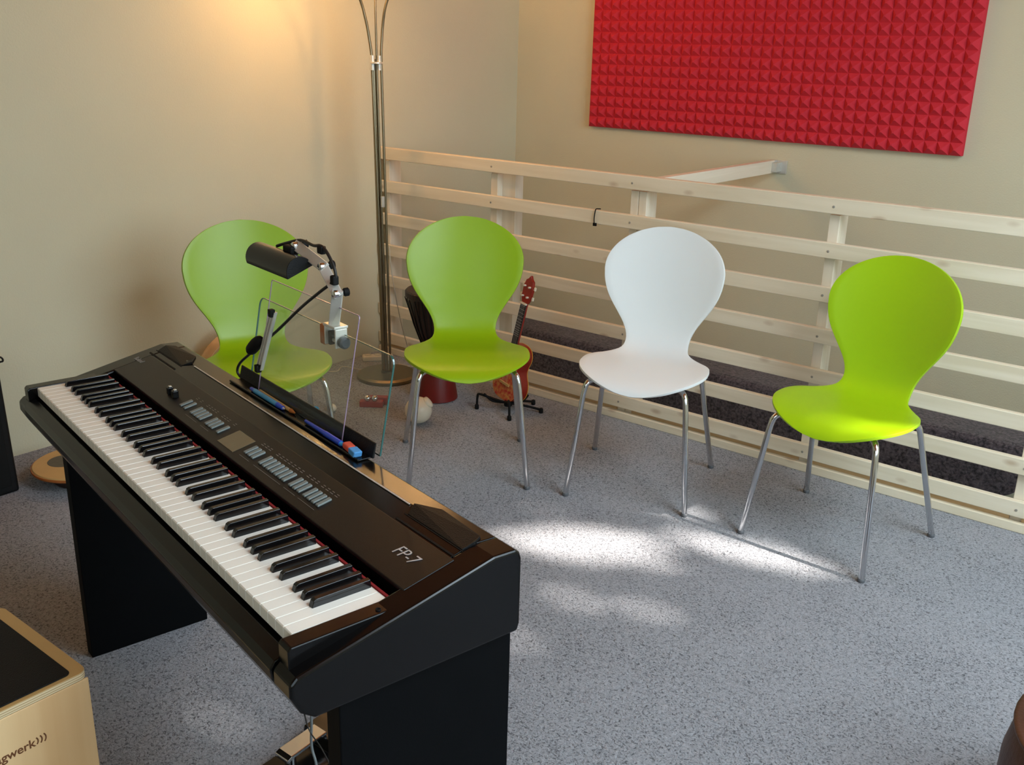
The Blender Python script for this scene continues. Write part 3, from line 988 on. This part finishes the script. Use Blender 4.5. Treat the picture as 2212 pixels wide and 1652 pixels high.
for j in (j1, j2, j3):
    obj('joint', MB().lathe([(0.005, -0.010), (0.0075, -0.008), (0.0075, 0.008), (0.005, 0.010)], j, Vector((0, -1, 0)), 16), M_chrome, cl, clo, smooth=True, auto=40)
    obj('joint_knob', MB().lathe([(0.006, 0.0), (0.008, 0.002), (0.008, 0.010), (0.005, 0.012)], (j[0] + 0.004, j[1] + 0.010, j[2] + 0.002), Vector((0.3, 1, 0.1)), 14), M_rub, cl, clo, smooth=True, auto=40)
# half-cylinder shade (open flat side towards the keys)
sc_ = (0.350, 0.334)
ch = Vector((0.93, 0.37)).normalized(); nn = Vector((-ch.y, ch.x))
R_ = 0.0285
prof = []
for k in range(17):
    a = PI * k / 16
    q = Vector(sc_) + ch * R_ * math.cos(a) + nn * R_ * 1.05 * math.sin(a)
    prof.append((q.x, q.y))
prin = []
for k in range(17):
    a = PI * k / 16
    q = Vector(sc_) + ch * (R_ - 0.0015) * math.cos(a) + nn * (R_ * 1.05 - 0.0015) * math.sin(a)
    prin.append((q.x, q.y))
shell = prof + prin[::-1]
obj('lamp_shade', MB().prism(shell, fp, 0.430, 0.606), M_blk, cl, clo, smooth=True, auto=35)
for a, b in ((0.4285, 0.431), (0.605, 0.6075)):
    obj('shade_end', MB().prism(prof, fp, a, b), M_matte, cl, clo, bevel=0.0006)
obj('bulb_tube', MB().tube([(0.44, 0.349, Zc + 0.342), (0.585, 0.349, Zc + 0.342)], 0.008, 14), M_cream, cl, clo, smooth=True, auto=40)
obj('shade_mount', MB().box(0.525, 0.560, 0.355, 0.374, Zc + 0.356, Zc + 0.374), M_rub, cl, clo, bevel=0.004)
cord = [(0.480, 0.366, 0.362), (0.510, 0.372, 0.372), (0.560, 0.378, 0.385), (0.610, 0.378, 0.383), (0.640, 0.378, 0.387), (0.665, 0.378, 0.376), (0.688, 0.378, 0.352), (0.690, 0.378, 0.334), (0.668, 0.376, 0.318),
        (0.640, 0.372, 0.300), (0.563, 0.370, 0.253), (0.455, 0.367, 0.180), (0.373, 0.362, 0.128), (0.323, 0.362, 0.097), (0.270, 0.362, 0.062), (0.258, 0.362, 0.036), (0.300, 0.368, 0.018), (0.34, 0.372, -0.02), (0.36, 0.375, -0.09)]
obj('cord', MB().tube([(a, b, Zc + c) for a, b, c in cord], 0.0031, 8, smooth=5), M_cord_b, cl, clo, smooth=True)
obj('cord_clip', MB().box(0.632, 0.650, 0.372, 0.384, Zc + 0.372, Zc + 0.388).box(0.680, 0.694, 0.371, 0.384, Zc + 0.322, Zc + 0.340), M_rub, cl, clo, bevel=0.003)
sw0 = Vector((0.412, 0.352, Zc + 0.158)); sw1 = Vector((0.352, 0.350, Zc + 0.112))
obj('cord_switch', MB().tube([sw0.lerp(sw1, q) for q in (0, 0.08, 0.2, 0.4, 0.6, 0.8, 0.92, 1)], [0.0035, 0.008, 0.0115, 0.0135, 0.0135, 0.0125, 0.009, 0.004], 16), M_rub, cl, clo, smooth=True)

# ------------------------------------------------------------------ pedal and hanging cords
ped = thing('sustain_pedal', 'chrome sustain pedal in a black housing on the carpet beneath the keyboard', 'pedal', (-1.412, 1.137, 0), 0)
pd = (-1.43, 1.15, 0)
obj('pedal_base', MB().prism([(1.035, 0.0), (1.035, 0.014), (1.05, 0.018), (1.16, 0.022), (1.165, 0.050), (1.268, 0.054), (1.275, 0.048), (1.275, 0.0)], lambda a, b, t: (t, a, b), -1.485, -1.375), M_blk, ped, pd, bevel=0.002)
obj('base_plate', MB().box(-1.490, -1.366, 1.03, 1.28, 0.0, 0.006), mat('blue_grey_plate', (70, 84, 96), 0.4, var=0.1), ped, pd, bevel=0.001)
obj('foot_plate', MB().prism([(1.066, 0.050), (1.078, 0.055), (1.175, 0.060), (1.175, 0.052), (1.082, 0.046), (1.070, 0.039), (1.066, 0.042)], lambda a, b, t: (t, a, b), -1.462, -1.420), M_chrome, ped, pd, bevel=0.002)
obj('spring_post', MB().lathe([(0.012, 0.018), (0.012, 0.046)], (-1.441, 1.09, 0), seg=16), M_chrome, ped, pd, smooth=True, auto=40)
tag(obj('pedal_cord', MB().tube([PT(0.775, 0.25, 0.626), PT(0.768, 0.25, 0.40), PT(0.766, 0.25, 0.217), PT(0.760, 0.25, 0.1325), PT(0.777, 0.25, 0.095), PT(0.785, 0.245, 0.03), PT(0.79, 0.20, 0.003)], 0.0028, 8, smooth=6), M_cord_g, smooth=True),
    'thin grey cord hanging left under the keyboard to the pedal', 'cord', 'cords under the keyboard')
tag(obj('mains_cord', MB().tube([PT(0.83, 0.25, 0.626), PT(0.842, 0.25, 0.42), PT(0.854, 0.25, 0.273), PT(0.870, 0.25, 0.2345), PT(0.889, 0.25, 0.183), PT(0.90, 0.25, 0.06), PT(0.92, 0.27, 0.005), PT(1.0, 0.36, 0.005)], 0.0042, 8, smooth=6), M_cord_g, smooth=True),
    'thicker grey cord hanging beside the right stand panel', 'cord', 'cords under the keyboard')
tag(obj('thin_cord', MB().tube([PT(0.750, 0.236, 0.626), PT(0.756, 0.236, 0.30), PT(0.769, 0.238, 0.195), PT(0.8135, 0.245, 0.1615), PT(0.853, 0.245, 0.130), PT(0.875, 0.24, 0.04), PT(0.88, 0.22, 0.002), PT(0.93, 0.20, 0.002)], 0.0015, 6, smooth=6), M_cord_b, smooth=True),
    'very thin dark cord slanting across the chrome pedal', 'cord', 'cords under the keyboard')

# ------------------------------------------------------------------ wooden box drum (bottom left)
cj = thing('box_drum', 'birch plywood box drum with black seat pad in the lower left corner', 'drum', (-1.554, 0.514, 0))
cjo = (-1.554, 0.514, 0)


def rrect(x0, x1, y0, y1, r, n=5):
    q = []
    for cx, cy, a0 in ((x1 - r, y1 - r, 0), (x0 + r, y1 - r, PI / 2), (x0 + r, y0 + r, PI), (x1 - r, y0 + r, 3 * PI / 2)):
        for k in range(n + 1):
            a = a0 + k * PI / 2 / n
            q.append((cx + r * math.cos(a), cy + r * math.sin(a)))
    return q


mb = MB().prism(rrect(-1.704, -1.408, 0.364, 0.664, 0.016), lambda a, b, t: (a, b, t), 0.012, 0.468)
obj('body', mb, M_wood, cj, cjo, bevel=0.001)
obj('front_plate', MB().prism([(0.3645, 0.012), (0.6635, 0.012), (0.6635, 0.466), (0.3645, 0.466)], lambda a, b, t: (t, a, b), -1.409, -1.4045), M_wood, cj, cjo, bevel=0.002)
obj('top_board', MB().prism(rrect(-1.704, -1.404, 0.364, 0.664, 0.016), lambda a, b, t: (a, b, t), 0.466, 0.480), M_ply, cj, cjo, bevel=0.002)
obj('top_veneer', MB().prism(rrect(-1.7035, -1.4045, 0.3645, 0.6635, 0.016), lambda a, b, t: (a, b, t), 0.4795, 0.4806), M_tan, cj, cjo)
obj('seat_pad', MB().prism(rrect(-1.698, -1.412, 0.372, 0.640, 0.010), lambda a, b, t: (a, b, t), 0.4806, 0.4835), M_matte, cj, cjo, bevel=0.001)
for a, b in ((-1.69, 0.38), (-1.42, 0.38), (-1.69, 0.65), (-1.42, 0.65)):
    obj('rubber_foot', MB().lathe([(0.014, 0), (0.016, 0.012)], (a, b, 0), seg=14), M_rub, cj, cjo)
# burnt-in lettering on the front plate (runs along +y, up = +z)
Mt = Matrix(((0, 0, 1, -1.4042 - cjo[0]), (1, 0, 0, 0.450 - cjo[1]), (0, 1, 0, 0.3895 - cjo[2]), (0, 0, 0, 1)))
tx = text_mesh('burnt_lettering', 'Schlagwerk', 0.0215, M_burn, cj, Mt, 0.0002, bold=0.0003)
wd = max(v.co.y for v in tx.data.vertices) - min(v.co.y for v in tx.data.vertices)
tx.data.transform(Matrix.Translation((0, (0.565 - cjo[1]) - max(v.co.y for v in tx.data.vertices), 0)))
mb = MB()
for k in range(3):
    c0 = (0.560 + 0.0055 * k, 0.397)
    r = 0.010 + 0.001 * k
    arc = [(c0[0] + r * math.cos(a), c0[1] + r * math.sin(a)) for a in [(-0.75 + 1.5 * i / 8) for i in range(9)]]
    arc += [(c0[0] - 0.0 + (r - 0.0022) * math.cos(a), c0[1] + (r - 0.0022) * math.sin(a)) for a in [(0.75 - 1.5 * i / 8) for i in range(9)]]
    mb.prism(arc, lambda a, b, t: (t, a, b + (0.0)), -1.4044, -1.4040)
obj('burnt_emblem', mb, M_burn, cj, cjo)

# ------------------------------------------------------------------ floor lamp
LR = Vector((0.786, 0.618, 0)); LF = Vector((-0.618, 0.786, 0)); LC = Vector((-3.16, 3.10, 0))


def lp(lat, z, dep=0.0):
    return LC + LR * lat + LF * dep + Vector((0, 0, z))


bc = lp(-0.024, 0)
fl = thing('floor_lamp', 'tall brushed nickel floor lamp with three curved arms in the corner by the railing', 'floor lamp', bc)
obj('base', MB().lathe([(0.139, 0), (0.142, 0.004), (0.142, 0.016), (0.128, 0.024), (0.03, 0.026), (0.03, 0.032), (0.002, 0.032)], bc, seg=56), M_nickel, fl, bc, smooth=True, auto=25)


def arm(pts, r):
    return obj('tube', MB().tube(pts, r, 12, smooth=6), M_nickel, fl, bc, smooth=True)


arm([lp(-0.036, 0.03), lp(-0.048, 0.6), lp(-0.057, 1.0), lp(-0.067, 1.36), lp(-0.0675, 1.42), lp(-0.077, 1.50), lp(-0.090, 1.58, -0.01), lp(-0.110, 1.66, -0.03), lp(-0.15, 1.76, -0.10), lp(-0.19, 1.84, -0.20), lp(-0.22, 1.86, -0.30)], 0.0062)
arm([lp(-0.024, 0.03, 0.004), lp(-0.034, 0.6, 0.004), lp(-0.042, 1.0, 0.004), lp(-0.048, 1.40, 0.004), lp(-0.049, 1.66, 0.0), lp(-0.05, 1.82, 0.01), lp(-0.03, 1.95, 0.04), lp(-0.0, 2.02, 0.10), lp(0.02, 2.02, 0.16)], 0.0048)
arm([lp(-0.009, 0.03), lp(-0.016, 0.6), lp(-0.022, 1.0), lp(-0.028, 1.38), lp(-0.028, 1.44), lp(-0.021, 1.54), lp(-0.008, 1.62, -0.01), lp(0.014, 1.68, -0.02), lp(0.06, 1.78, -0.06), lp(0.14, 1.88, -0.10), lp(0.24, 1.90, -0.14)], 0.0058)
obj('pole', MB().tube([lp(-0.040, 0.03, 0.008), lp(-0.050, 0.6, 0.008), lp(-0.064, 1.42, 0.008)], 0.0105, 12), M_nickel, fl, bc, smooth=True, auto=40)
cc = lp(-0.048, 1.405)
obj('collar', MB().lathe([(0.024, -0.004), (0.0265, -0.003), (0.0265, 0.003), (0.024, 0.004)], cc, seg=24), M_alu, fl, bc, smooth=True, auto=30)
obj('collar_sleeve', MB().lathe([(0.0105, -0.03), (0.0105, 0.03)], lp(-0.066, 1.405), seg=14).lathe([(0.008, -0.03), (0.008, 0.03)], lp(-0.036, 1.405, -0.004), seg=14), M_alu, fl, bc, smooth=True, auto=30)
obj('tube_clamp', MB().box(-0.0055, 0.0055, -0.008, 0.008, -0.024, 0.024), M_alu, fl, (0, 0, 0), bevel=0.002).location = lp(-0.031, 0.82, -0.006) - bc
obj('power_cord', MB().tube([lp(-0.006, 0.62), lp(-0.002, 0.55), lp(0.012, 0.42, 0.02), lp(0.034, 0.26, 0.06), lp(0.06, 0.12, 0.10), lp(0.075, 0.02, 0.12), lp(0.03, 0.006, 0.13), lp(-0.08, 0.006, 0.12), lp(-0.14, 0.006, 0.09)], 0.0022, 8, smooth=6), M_cord_w, fl, bc, smooth=True)
M_shade = glass_mat('frosted_glass', (1.0, 0.93, 0.8, 1), 0.35, 0.3)
for lat, z, dep, pw in ((-0.225, 1.835, -0.31, 6.5), (0.025, 2.015, 0.175, 12.0), (0.25, 1.865, -0.145, 5.0)):
    q = lp(lat, z, dep)
    sh = obj('lamp_shade', MB().lathe([(0.012, 0.03), (0.045, 0.022), (0.072, 0.0), (0.082, -0.03), (0.080, -0.03), (0.070, -0.001), (0.044, 0.020), (0.012, 0.027)], q, seg=28), mat('opal_glass', (240, 226, 200), 0.3, var=0.02), fl, bc, smooth=True)
    obj('bulb', MB().lathe([(0.006, 0.02), (0.01, 0.005), (0.02, -0.012), (0.02, -0.022), (0.012, -0.034), (0.002, -0.038)], q, seg=16), mat('lit_bulb', (255, 214, 150), 0.4, emit=((255, 200, 130), 6)), sh, bc, smooth=True)
    if pw > 10:      # the middle bowl is turned up to the ceiling
        for w_ in (sh,):
            w_.rotation_euler = (PI, 0, 0)
            v_ = q - bc
            w_.location = (0, 2 * v_.y, 2 * v_.z)
    lo = lamp('bulb_light', 'POINT', q + Vector((0, 0, 0.06 if pw > 10 else -0.06)), pw, (1.0, 0.56, 0.22), radius=0.03)

# power strip and loose white cords by the lamp base
ps = thing('power_strip', 'cream power strip lying against the wall behind the lamp base', 'power strip', (-3.40, 3.235, 0), 0.9)
obj('housing', MB().box(-0.075, 0.075, -0.022, 0.022, 0.0, 0.030), M_cream, ps, bevel=0.008, bseg=3)
for k in range(3):
    obj('socket', MB().lathe([(0.017, 0.0298), (0.017, 0.032), (0.014, 0.032), (0.014, 0.0298)], (-0.047 + 0.047 * k, 0, 0), seg=16), M_cord_w, ps)
tag(obj('loose_cord', MB().tube([(-3.27, 3.25, 0.006), (-3.22, 3.26, 0.006), (-3.12, 3.27, 0.005), (-3.02, 3.28, 0.006), (-2.94, 3.24, 0.005), (-3.0, 3.30, 0.006), (-3.15, 3.31, 0.006), (-3.22, 3.24, 0.006), (-3.30, 3.08, 0.006), (-3.42, 3.03, 0.012), (-3.40, 2.97, 0.006), (-3.46, 2.93, 0.006)], 0.0028, 8, smooth=6), M_cord_w, smooth=True),
    'pale loose cord looping on the carpet behind the lamp base', 'cord')

# ------------------------------------------------------------------ goblet drum behind the green chair
dc = lp(0.0, 0) + Vector((-2.812 + 3.16, 3.03 - 3.10, 0))
dc = Vector((-2.815, 3.035, 0))
dj = thing('goblet_drum', 'dark striped wooden goblet drum with maroon foot, behind the green chair', 'drum', dc)
obj('foot', MB().lathe([(0.082, 0.0), (0.092, 0.004), (0.088, 0.03), (0.076, 0.10), (0.060, 0.16), (0.050, 0.20), (0.052, 0.215)], dc, seg=40), M_djr, dj, dc, smooth=True, auto=30)
obj('bowl', MB().lathe([(0.048, 0.215), (0.056, 0.235), (0.072, 0.27), (0.092, 0.315), (0.110, 0.375), (0.122, 0.44), (0.129, 0.485)], (0, 0, 0), seg=48), M_djw, dj, smooth=True, auto=40)
obj('head_ring', MB().lathe([(0.129, 0.462), (0.137, 0.465), (0.137, 0.486), (0.131, 0.492), (0.11, 0.493), (0.002, 0.493)], dc, seg=48), M_djw, dj, dc, smooth=True, auto=30)
obj('waist_ring', MB().lathe([(0.050, 0.222), (0.066, 0.226), (0.065, 0.236), (0.052, 0.240)], dc, seg=32), M_tan2, dj, dc, smooth=True)
mb = MB()
for k in range(24):
    a = 2 * PI * k / 24
    mb.tube([dc + Vector((math.cos(a) * r, math.sin(a) * r, z)) for r, z in ((0.138, 0.46), (0.119, 0.40), (0.102, 0.34), (0.082, 0.285), (0.064, 0.236))], 0.0022, 5)
o_ = obj('tension_rope', mb, M_rub, dj, dc)

# ------------------------------------------------------------------ ukulele and its stand
ub0 = Vector((-2.500, 3.102, 0.052))
cv = Vector((0.618, -0.786, 0))        # towards the camera
rr = LR
th = math.radians(52)
nrm_ = (cv * math.cos(th) - rr * math.sin(th)).normalized()
sid = Vector((0, 0, 1)).cross(nrm_) * -1
sid = nrm_.cross(Vector((0, 0, 1))) * -1   # right-hand side seen from the front
upv = Vector((0, 0, 1))
Rm = Matrix((sid, -nrm_, upv)).transposed()
Rm = Matrix.Rotation(math.radians(11.5), 3, -cv) @ Rm if (Matrix.Rotation(math.radians(11.5), 3, -cv) @ upv).dot(rr) > 0 else Matrix.Rotation(math.radians(-11.5), 3, -cv) @ Rm
uk = thing('ukulele', 'small red and yellow patterned ukulele with dark fretboard leaning on a stand', 'ukulele', ub0)
uk.rotation_euler = Rm.to_euler()
ol = []
half = [(0.0, 0.0), (0.035, 0.002), (0.062, 0.014), (0.079, 0.038), (0.083, 0.066), (0.076, 0.095), (0.060, 0.122), (0.053, 0.142), (0.056, 0.165), (0.063, 0.190), (0.061, 0.215), (0.047, 0.236), (0.022, 0.246), (0.0, 0.247)]
hv = catmull([Vector((a, b, 0)) for a, b in half], 3)
ol = [(v.x, v.y) for v in hv] + [(-v.x, v.y) for v in hv[-2:0:-1]]
P3 = lambda a, b, t: (a, t, b)
obj('body', MB().prism(ol, P3, 0.001, 0.062), M_uk, uk, bevel=0.002)
obj('soundboard', MB().prism([(a * 0.995, b * 0.995 + 0.0006) for a, b in ol], P3, -0.0015, 0.001), M_ukp, uk)
obj('binding', MB().prism([(a * 1.012, b * 1.008 - 0.001) for a, b in ol], P3, 0.0595, 0.0625), M_yel, uk)
obj('sound_hole', MB().lathe([(0.026, 0.0016), (0.026, 0.0024), (0.002, 0.0024)], (0, 0, 0.160), Vector((0, -1, 0)), 24), M_rub, uk)
obj('bridge', MB().box(-0.032, 0.032, -0.008, -0.0015, 0.066, 0.078), M_tan, uk, bevel=0.002)
obj('neck', MB().box(-0.016, 0.016, 0.0, 0.012, 0.235, 0.435), M_uk, uk, bevel=0.006)
fbp = obj('fretboard', MB().box(-0.018, 0.018, -0.006, 0.0, 0.186, 0.428), M_fret, uk, bevel=0.001)
mb = MB()
for k in range(12):
    z = 0.428 - 0.230 * (1 - 2 ** (-k / 9.0)) - 0.006
    mb.box(-0.0178, 0.0178, -0.0066, -0.0060, z - 0.0004, z + 0.0004)
obj('frets', mb, M_alu, fbp)
obj('nut', MB().box(-0.018, 0.018, -0.010, 0.0, 0.428, 0.434), M_cream, uk)
obj('headstock', MB().prism([(-0.018, 0.434), (0.018, 0.434), (0.028, 0.455), (0.031, 0.50), (0.022, 0.530), (0.010, 0.538), (0.0, 0.552), (-0.010, 0.538), (-0.022, 0.530), (-0.031, 0.50), (-0.028, 0.455)], P3, -0.001, 0.012), M_uk, uk, bevel=0.002)
for sx, z in ((-1, 0.462), (1, 0.462), (-1, 0.505), (1, 0.505)):
    obj('tuning_peg', MB().lathe([(0.004, 0.0), (0.004, 0.012)], (sx * 0.016, -0.001, z), Vector((0, -1, 0)), 10).box(sx * 0.03 - 0.004 + sx * 0.008, sx * 0.03 + 0.004 + sx * 0.008, 0.002, 0.010, z - 0.007, z + 0.007), M_cream, uk, bevel=0.0008)
for k in range(4):
    x = -0.012 + 0.008 * k
    obj('string', MB().tube([(x * 1.2, -0.009, 0.075), (x, -0.0095, 0.43)], 0.00032, 5), M_alu, uk)
us = thing('instrument_stand', 'black folding tripod stand holding the ukulele', 'stand', (-2.47, 3.10, 0))
uo = (-2.47, 3.10, 0)
obj('hub', MB().lathe([(0.016, 0.03), (0.018, 0.034), (0.018, 0.05), (0.012, 0.054)], (-2.462, 3.10, 0), seg=16), M_rub, us, uo, smooth=True, auto=40)
for pts in ([(-2.475, 3.094, 0.043), (-2.53, 3.07, 0.056), (-2.575, 3.045, 0.070), (-2.584, 3.041, 0.058), (-2.587, 3.041, 0.004)],
            [(-2.455, 3.09, 0.043), (-2.42, 3.05, 0.075), (-2.402, 3.033, 0.060), (-2.396, 3.027, 0.004)],
            [(-2.452, 3.105, 0.043), (-2.40, 3.15, 0.03), (-2.352, 3.190, 0.014)],
            [(-2.462, 3.115, 0.043), (-2.45, 3.19, 0.03), (-2.44, 3.25, 0.014)]):
    lg = obj('leg', MB().tube(pts, 0.0052, 10, smooth=4), M_rub, us, uo, smooth=True)
    e = pts[-1]
    obj('rubber_tip', MB().lathe([(0.008, 0.0), (0.0095, 0.003), (0.009, 0.018), (0.006, 0.022)], (e[0], e[1], 0.0), seg=12), M_rub, lg, uo, smooth=True, auto=40)
obj('cradle', MB().tube([(-2.555, 3.05, 0.075), (-2.53, 3.07, 0.046), (-2.50, 3.09, 0.040), (-2.455, 3.125, 0.040), (-2.425, 3.15, 0.046), (-2.405, 3.165, 0.075)], 0.0048, 10, smooth=5), M_rub, us, uo, smooth=True)

# ------------------------------------------------------------------ small percussion on the carpet
jb = Vector((-2.945, 2.770, 0))
jg = thing('jingle_block', 'red hand jingle block with two silver bells on the carpet', 'jingle', jb, math.atan2(0.618, 0.786))
obj('frame', MB().box(-0.055, 0.045, -0.028, 0.010, 0.0, 0.026).box(-0.032, 0.060, 0.010, 0.042, 0.0, 0.034).box(-0.032, -0.022, -0.01, 0.03, 0.026, 0.034), M_redp, jg, bevel=0.003)
for x in (-0.021, 0.010):
    obj('bell', MB().lathe([(0.002, -0.0145), (0.009, -0.0115), (0.0135, -0.005), (0.0142, 0.0), (0.0135, 0.005), (0.009, 0.0115), (0.002, 0.0145)], (x, -0.016, 0.038), Vector((0, 0, 1)), 18), M_chrome, jg, smooth=True)
bb = Vector((-2.657, 2.752, 0.0))
bs = thing('round_shaker', 'cream white ball shaped shaker with a round cap, behind the green chair leg', 'shaker', bb)
prof = [(0.056 * math.sin(PI * k / 20), 0.056 - 0.056 * math.cos(PI * k / 20)) for k in range(21)]
obj('ball', MB().lathe(prof, bb, seg=36), M_cream, bs, bb, smooth=True)
dv = (LR * 0.75 + Vector((0, 0, 0.66))).normalized()
obj('cap', MB().lathe([(0.024, -0.01), (0.026, 0.0), (0.024, 0.007), (0.014, 0.010), (0.002, 0.011)], bb + Vector((0, 0, 0.056)) + dv * 0.053, dv, 24), M_cream, bs, bb, smooth=True)
ep = [(0.017 * math.sin(PI * k / 12) * (1 - 0.12 * math.cos(PI * k / 12)), 0.022 * -math.cos(PI * k / 12)) for k in range(13)]
tag(obj('egg_shaker', MB().lathe(ep, (0, 0, 0), Vector((1, 0.3, 0)), 20), M_cream, smooth=True, loc=(-3.02, 2.60, 0.0175)), 'white egg shaker on the carpet seen through the acrylic rest', 'shaker', 'egg shakers')
tag(obj('egg_shaker', MB().lathe([(r * 0.8, z * 0.8) for r, z in ep], (0, 0, 0), Vector((0.2, 1, 0)), 20), M_lblue, smooth=True, loc=(-3.06, 2.545, 0.0145)), 'small light blue egg shaker left of the white egg shaker', 'shaker', 'egg shakers')

fd = thing('frame_drum', 'pale wooden frame drum leaning on the wall behind the left green chair', 'drum', (-3.46, 2.42, 0))
fd.rotation_euler = (0, math.radians(12), math.radians(-6))
obj('hoop', MB().lathe([(0.160, 0.0), (0.170, 0.0), (0.170, 0.055), (0.160, 0.055)], (0.0, 0, 0.171), Vector((1, 0, 0)), 44), M_tan2, fd, smooth=True, auto=35)
obj('skin', MB().lathe([(0.166, 0.0555), (0.164, 0.0575), (0.002, 0.058)], (0.0, 0, 0.171), Vector((1, 0, 0)), 44), M_tan, fd, smooth=True, auto=35)

td = thing('hand_drum', 'round tan hand drum with grey centre patch lying on carpet by speaker', 'drum', (-3.150, 1.560, 0))
obj('shell', MB().lathe([(0.088, 0.0), (0.094, 0.006), (0.118, 0.040), (0.138, 0.052)], seg=40), mat('underside_shade_wood', (58, 32, 18), 0.5, var=0.2), td, smooth=True, auto=30)  # dark shell tone stands for the shadow beneath the drum head
obj('rim', MB().lathe([(0.138, 0.050), (0.158, 0.052), (0.161, 0.056), (0.160, 0.062), (0.150, 0.063)], seg=48), M_orange, td, smooth=True, auto=30)
obj('skin', MB().lathe([(0.157, 0.0625), (0.154, 0.0660), (0.002, 0.0665)], seg=48), M_tan, td, smooth=True, auto=30)
obj('grey_patch', MB().lathe([(0.055, 0.0662), (0.054, 0.0672), (0.002, 0.0674)], (-0.044, -0.036, 0), seg=30), M_grey, td, smooth=True, auto=30)

spk = thing('speaker', 'black speaker cabinet standing on the carpet at the left edge', 'speaker', (-3.345, 1.20, 0))
sp = (-3.345, 1.20, 0)
obj('cabinet', MB().prism([(-3.480, 0.0), (-3.210, 0.0), (-3.232, 0.425), (-3.480, 0.425)], lambda a, b, t: (a, t, b), 1.030, 1.369), M_matte, spk, sp, bevel=0.010, bseg=3)
obj('grille', MB().prism([(-3.2095, 0.03), (-3.205, 0.03), (-3.2245, 0.395), (-3.229, 0.395)], lambda a, b, t: (a, t, b), 1.055, 1.344), M_rub, spk, sp, bevel=0.002)
obj('cable_loop', MB().tube([(-3.30, 1.31, 0.424), (-3.295, 1.33, 0.452), (-3.295, 1.372, 0.466), (-3.295, 1.405, 0.452), (-3.30, 1.412, 0.436), (-3.31, 1.40, 0.425), (-3.33, 1.38, 0.35), (-3.35, 1.385, 0.2), (-3.36, 1.39, 0.02), (-3.38, 1.40, 0.006)], 0.0032, 8, smooth=5), M_cord_b, spk, sp, smooth=True)

# ------------------------------------------------------------------ unseen tree added outside the side window to shape the sunlight
# leaves are left out along the sun rays to form the carpet's sun patches
tree = thing('sun_mask_tree', 'leafy tree added out of view beyond the side window to shape the sunlight', 'tree', (5.0, 2.6, LOW))
to = (5.0, 2.6, LOW)
obj('trunk', MB().tube([(5.0, 2.6, LOW), (5.02, 2.62, -0.6), (4.98, 2.58, 1.2), (5.0, 2.6, 3.2)], [0.16, 0.14, 0.12, 0.09, 0.06], 12, smooth=4), M_bark, tree, to, smooth=True)
for q in ((5.0, 1.4, 3.2), (5.1, 3.9, 3.3), (4.7, 2.1, 4.2), (5.2, 3.1, 4.5)):
    obj('branch', MB().tube([(5.0, 2.6, 1.6), ((5.0 + q[0]) / 2, (2.6 + q[1]) / 2, q[2] - 0.9), q], [0.06, 0.045, 0.03, 0.02], 8, smooth=4), M_bark, tree, to, smooth=True)
gaps = [(-1.530, 2.330, 0.205, 0.082, 27), (-1.14, 2.625, 0.285, 0.050, 18), (-1.48, 2.74, 0.10, 0.02, 5)]
small = [(-1.22, 2.10, 0.19, 0.035, 15), (-1.42, 1.72, 0.08, 0.04, 40), (-1.68, 1.03, 0.09, 0.035, 10), (-1.30, 2.36, 0.12, 0.05, 10)]
rnd = random.Random(5)
vs = []; fs = []
S1 = SUN.cross(Vector((0, 0, 1))).normalized(); S2 = S1.cross(SUN)


def in_gap(p, grow=0.0):
    t = p.z / SUN.z
    g = p - SUN * t
    for lst, keep in ((gaps, 1.0), (small, 0.8)):
        for cx, cy, a, b, d in lst:
            d = math.radians(d)
            dx, dy = g.x - cx, g.y - cy
            u = dx * math.cos(d) + dy * math.sin(d); v = -dx * math.sin(d) + dy * math.cos(d)
            if (u / (a + grow)) ** 2 + (v / (b + grow)) ** 2 < 1 and rnd.random() < keep:
                return True
    return False


for _ in range(30000):
    a = Vector((rnd.uniform(-5.0, 1.9), rnd.uniform(-0.9, 4.4), 0))
    p = a + SUN * rnd.uniform(8.6, 9.8)
    if p.z < 2.0 or p.z > 7.2:
        pass
    if in_gap(p, 0.06):
        continue
    s_ = rnd.uniform(0.06, 0.10)
    n1 = (S1 + Vector([rnd.uniform(-.5, .5) for _k in range(3)])).normalized()
    n2 = n1.cross(SUN + Vector([rnd.uniform(-.4, .4) for _k in range(3)])).normalized()
    b = len(vs)
    vs += [p - n1 * s_, p - n2 * s_ * .5, p + n1 * s_, p + n2 * s_ * .5]
    fs.append((b, b + 1, b + 2, b + 3))
obj('sun_mask_foliage', MB().add(vs, fs), M_leaf, tree, to, kind='stuff')

# dark brown leather pouf, only its edge shows in the lower right corner
pf = thing('leather_pouf', 'dark brown leather pouf cut off by the lower right corner', 'pouf', (0.022, 1.878, 0))
M_lea = mat('dark_brown_leather', (74, 40, 24), 0.5, var=0.3, scale=14, bump=0.3, bscale=120)
obj('cushion_body', MB().lathe([(0.20, 0.0), (0.235, 0.02), (0.25, 0.10), (0.25, 0.22), (0.235, 0.30), (0.19, 0.33), (0.10, 0.342), (0.002, 0.345)], seg=48), M_lea, pf, smooth=True, auto=60)
obj('piping', MB().lathe([(0.236, 0.296), (0.241, 0.299), (0.241, 0.305), (0.234, 0.307)], seg=48), M_lea, pf, smooth=True)
